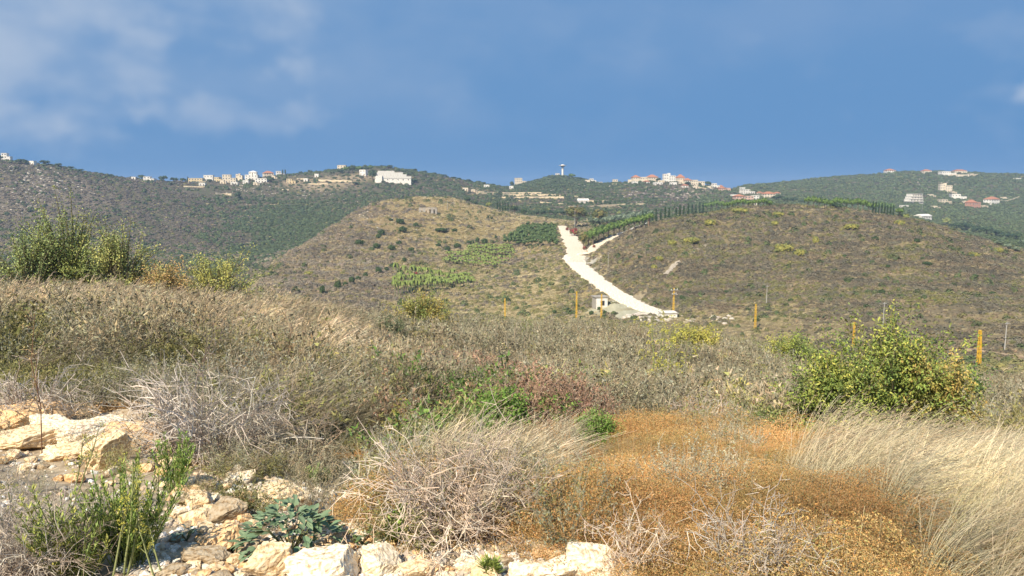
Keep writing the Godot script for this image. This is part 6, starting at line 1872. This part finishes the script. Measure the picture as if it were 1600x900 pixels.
var clear := []
func plant_near() -> void:
	var fresh := [lin(0.224, 0.284, 0.067), lin(0.284, 0.329, 0.075), lin(0.164, 0.224, 0.060), lin(0.404, 0.389, 0.090), lin(0.209, 0.239, 0.075)]
	var turning := [lin(0.299, 0.299, 0.090), lin(0.389, 0.329, 0.090), lin(0.224, 0.254, 0.075), lin(0.448, 0.329, 0.105)]
	# bushes on the right
	bush(1306, 704, 200, 140, 5, 130, 36, 0.075, fresh, "left half of the big green bush at right, low and spreading behind tall grass", 1, 0.5, 12.0)
	bush(1395, 704, 230, 178, 5, 150, 36, 0.08, fresh, "tallest part of the big green bush at right, below the hidden yellow pole", 2, 0.5, 12.6)
	bush(1470, 698, 140, 138, 5, 90, 36, 0.075, turning, "right shoulder of the big green bush, with yellowing leaves", 3, 0.35, 12.2)
	bush(1340, 620, 190, 96, 5, 90, 36, 0.085, turning, "yellowing back part of the big green bush under the hidden yellow pole", 4, 0.35, 19.0)
	bush(1290, 590, 120, 60, 5, 60, 36, 0.1, fresh, "low leafy bush joining the round bush to the big green one", 22, 0.3, 26.0)
	bush(1235, 556, 124, 72, 5, 90, 40, 0.13, fresh, "round leafy bush left of the big green bush, above the grey scrub", 5, 0.3, 40.0)
	bush(1455, 600, 64, 110, 5, 16, 22, 0.1, turning, "thin sprig with pale leaves rising above the big green bush", 6, 0.6, 18.0)
	bush(1522, 610, 50, 90, 5, 14, 26, 0.11, [lin(0.091, 0.156, 0.046), lin(0.156, 0.208, 0.065)], "dark leafy sapling standing before the tallest yellow pole", 7, 0.4, 17.0)
	bush(1082, 544, 112, 58, 5, 70, 40, 0.15, [lin(0.390, 0.364, 0.078), lin(0.468, 0.416, 0.104), lin(0.286, 0.286, 0.078)], "yellow-green bush on the slope below the crossarm pole", 8, 0.35, 42.0)
	bush(660, 522, 124, 72, 5, 80, 40, 0.15, turning, "leafy bush in the middle of the slope below the banana plots", 9, 0.35, 45.0)
	bush(610, 564, 100, 66, 5, 46, 30, 0.09, [lin(0.111, 0.143, 0.072), lin(0.143, 0.169, 0.091), lin(0.091, 0.117, 0.065)], "dark grey-green bush below and left of the middle leafy bush", 10, 0.2, 30.0)
	bush(824, 528, 26, 56, 5, 10, 20, 0.1, [lin(0.182, 0.234, 0.072), lin(0.260, 0.273, 0.091)], "slim leafy sapling alone in the middle of the slope", 11, 0.5, 40.0)
	# trees on the left crest
	bush(50, 454, 150, 126, 5, 90, 32, 0.11, [lin(0.264, 0.319, 0.121), lin(0.351, 0.383, 0.131), lin(0.198, 0.254, 0.098)], "left green shrub of the tall clump on the left crest", 12, 0.35, 29.0)
	bush(112, 454, 150, 160, 5, 110, 32, 0.11, [lin(0.307, 0.362, 0.121), lin(0.395, 0.416, 0.131), lin(0.220, 0.264, 0.098)], "tallest green shrub of the clump on the left crest", 13, 0.4, 30.0)
	bush(186, 454, 140, 132, 5, 90, 32, 0.11, [lin(0.351, 0.372, 0.131), lin(0.439, 0.429, 0.144), lin(0.241, 0.275, 0.098)], "yellowish green shrub at the right of the tall clump on the left crest", 14, 0.4, 29.5)
	bush(250, 456, 110, 82, 5, 60, 30, 0.1, [lin(0.461, 0.307, 0.131), lin(0.395, 0.351, 0.131), lin(0.526, 0.351, 0.154)], "brownish shrub at the low right end of the tall clump on the left crest", 15, 0.4, 29.0)
	bush(344, 470, 140, 100, 5, 76, 30, 0.1, [lin(0.439, 0.429, 0.131), lin(0.549, 0.505, 0.154), lin(0.307, 0.329, 0.110)], "separate yellow-green shrub on the left crest before the spur", 16, 0.35, 31.0)
	# green growth low in the middle
	bush(705, 676, 120, 86, 5, 50, 40, 0.055, [lin(0.091, 0.156, 0.039), lin(0.130, 0.208, 0.052)], "dark green leafy plant in the middle of the slope above the pale twigs", 17, 0.3, 11.5)
	bush(785, 712, 120, 84, 5, 60, 40, 0.055, [lin(0.130, 0.221, 0.046), lin(0.169, 0.260, 0.058)], "bright green leafy plant right of the dark green one", 18, 0.3, 9.4)
	bush(930, 726, 92, 72, 5, 70, 60, 0.03, [lin(0.156, 0.260, 0.052), lin(0.208, 0.312, 0.078)], "rounded feathery green plant at the edge of the orange carpet", 19, 0.15, 8.6)
	bush(1185, 676, 80, 56, 5, 30, 40, 0.04, [lin(0.156, 0.221, 0.065), lin(0.195, 0.247, 0.078)], "soft green plant left of the big green bush", 20, 0.2, 11.5)
	bush(860, 645, 80, 70, 5, 30, 30, 0.06, turning, "yellow-green plant right of the rust-brown herbs", 21, 0.3, 15.0)
	# dead tangles
	var pale := [lin(0.62, 0.51, 0.4), lin(0.7, 0.58, 0.45), lin(0.5, 0.4, 0.3), lin(0.6, 0.46, 0.33)]
	var ash := [lin(0.54, 0.47, 0.39), lin(0.62, 0.55, 0.46), lin(0.42, 0.35, 0.28), lin(0.45, 0.36, 0.28)]
	tangle(700, 836, 290, 165, 170, 0.0055, pale, "large pale pinkish tangle of bare twigs above the front rubble", 31)
	tangle(325, 722, 250, 150, 190, 0.0085, ash, "grey tangle of dead twigs behind the left rocks", 32)
	tangle(40, 668, 150, 90, 110, 0.0085, ash, "grey dead bush at the left edge behind the rock pile", 33)
	tangle(30, 905, 170, 170, 190, 0.004, ash, "ashen dry bush filling the lower left corner", 34)
	tangle(1095, 700, 110, 60, 46, 0.013, ash, "fallen grey branches at the top of the orange carpet", 35)
	tangle(1185, 940, 260, 70, 90, 0.004, ash, "grey dry twigs along the bottom edge right of the front rubble", 36)
	tangle(470, 742, 150, 80, 80, 0.007, [lin(0.4, 0.3, 0.2), lin(0.34, 0.3, 0.2)], "brownish thin dead bush between the grey and the pale tangles", 37)
	tangle(985, 900, 170, 70, 34, 0.0028, pale, "thin dry stalks hanging over the large front block", 38)
	# herbs on the left
	upright_herb(205, 880, 170, 170, 70, [lin(0.238, 0.322, 0.070), lin(0.308, 0.364, 0.084), lin(0.182, 0.252, 0.070)], "bright green narrow-leaved plant at the lower left", 41)
	upright_herb(275, 770, 60, 100, 24, [lin(0.210, 0.308, 0.070), lin(0.266, 0.350, 0.084)], "upright green narrow-leaved stems before the upper left rocks", 42)
	upright_herb(240, 700, 40, 70, 8, [lin(0.210, 0.280, 0.070), lin(0.280, 0.322, 0.084)], "small green stems growing in front of the orange and cream rock", 43)
	upright_herb(120, 905, 150, 150, 50, [lin(0.280, 0.322, 0.084), lin(0.364, 0.364, 0.098), lin(0.224, 0.266, 0.084)], "yellowish green herb at the bottom edge on the left", 44, 0.05)
	upright_herb(614, 852, 46, 58, 12, [lin(0.238, 0.364, 0.063), lin(0.280, 0.406, 0.084)], "small bright green plant beside the pale twig tangle", 45, 0.05, 0.22)
	upright_herb(708, 838, 22, 24, 6, [lin(0.238, 0.350, 0.070)], "tiny green sprout in front of the pale twig tangle", 46, 0.04, 0.2)
	upright_herb(768, 902, 22, 30, 6, [lin(0.280, 0.336, 0.084)], "tiny grass-like sprout among the front rocks", 47, 0.06, 0.12)
	upright_herb(500, 762, 50, 40, 10, [lin(0.182, 0.252, 0.084), lin(0.252, 0.308, 0.098)], "green tuft right of the large cream wedge", 48, 0.06, 0.1)
	broadleaf(455, 866, 165, 92, 290, 0.048, [lin(0.165, 0.235, 0.135), lin(0.2, 0.27, 0.16), lin(0.14, 0.205, 0.115)], "dark blue-green leafy plant behind the cracked cream boulder", 51)
	broadleaf(575, 860, 64, 34, 34, 0.034, [lin(0.1, 0.15, 0.07), lin(0.12, 0.17, 0.06)], "sparse round-leaved plant between the thin white slab and the upright wedge", 52)
	broadleaf(292, 845, 34, 26, 26, 0.03, [lin(0.17, 0.22, 0.17), lin(0.2, 0.25, 0.18)], "little silvery green plant left of the orange-stained rock", 53)
	fennel(1016, 665, 165, "tall yellow-flowered fennel left one of the pair in the grey scrub", 61, 0.12, 6)
	fennel(1046, 655, 150, "tall yellow-flowered fennel right one of the pair in the grey scrub", 62, 0.1, 5)
	fennel(190, 905, 190, "leaning fennel with yellow umbels at the lower left", 63, 0.35, 3)
	fennel(100, 800, 140, "fennel with yellow umbels before the rock pile at left", 64, 0.3, 2)
	fennel(10, 860, 150, "fennel stalk crossing the left edge", 65, 0.25, 2)
	fennel(240, 905, 120, "short fennel among the narrow-leaved green plants", 66, -0.2, 2)
	fennel(520, 690, 80, "slim fennel stalk above the brownish dead bush", 67, 0.3, 2)
	fennel(590, 700, 90, "slim fennel stalk left of the pale twig tangle", 68, 0.5, 2)
	# the thin dark stalk at left
	var p := spot(66, 712, 2.0)
	var k := depth(p) / F
	rng.seed = 71
	var o := base("dead_stalk", p, "thin dark brown dead stalk standing upright in front of the left rock pile", "dead plant")
	var st := MB.new()
	st.tube(PackedVector3Array([Vector3.ZERO, Vector3(0.02, 80 * k, 0), Vector3(-0.01, 150 * k, 0.02), Vector3(0.03, 225 * k, 0)]), 0.0045, 0.0025, 5, lin(0.16, 0.08, 0.05), lin(0.2, 0.12, 0.07))
	part("stem", st.mesh(), M.leaf, o)
	var tw := MB.new()
	for i in 26:
		var y := R(60, 222) * k
		var d := (rnd_dir() + Vector3(0, 0.9, 0)).normalized()
		var a := Vector3(0.01, y, 0)
		var l := R(14, 46) * k
		tw.tube(PackedVector3Array([a, a + d * l * 0.5, a + (d + rnd_dir() * 0.3) * l]), 0.0035, 0.0015, 3, lin(0.2, 0.12, 0.08), lin(0.26, 0.18, 0.1))
		for j in 3: tw.leaf(a + d * l * R(0.5, 1.0), rnd_dir(), Vector3.UP, 0.02, 0.01, lin(0.45, 0.33, 0.16))
	part("twigs", tw.mesh(), M.leaf, o).set_meta("kind", "stuff")
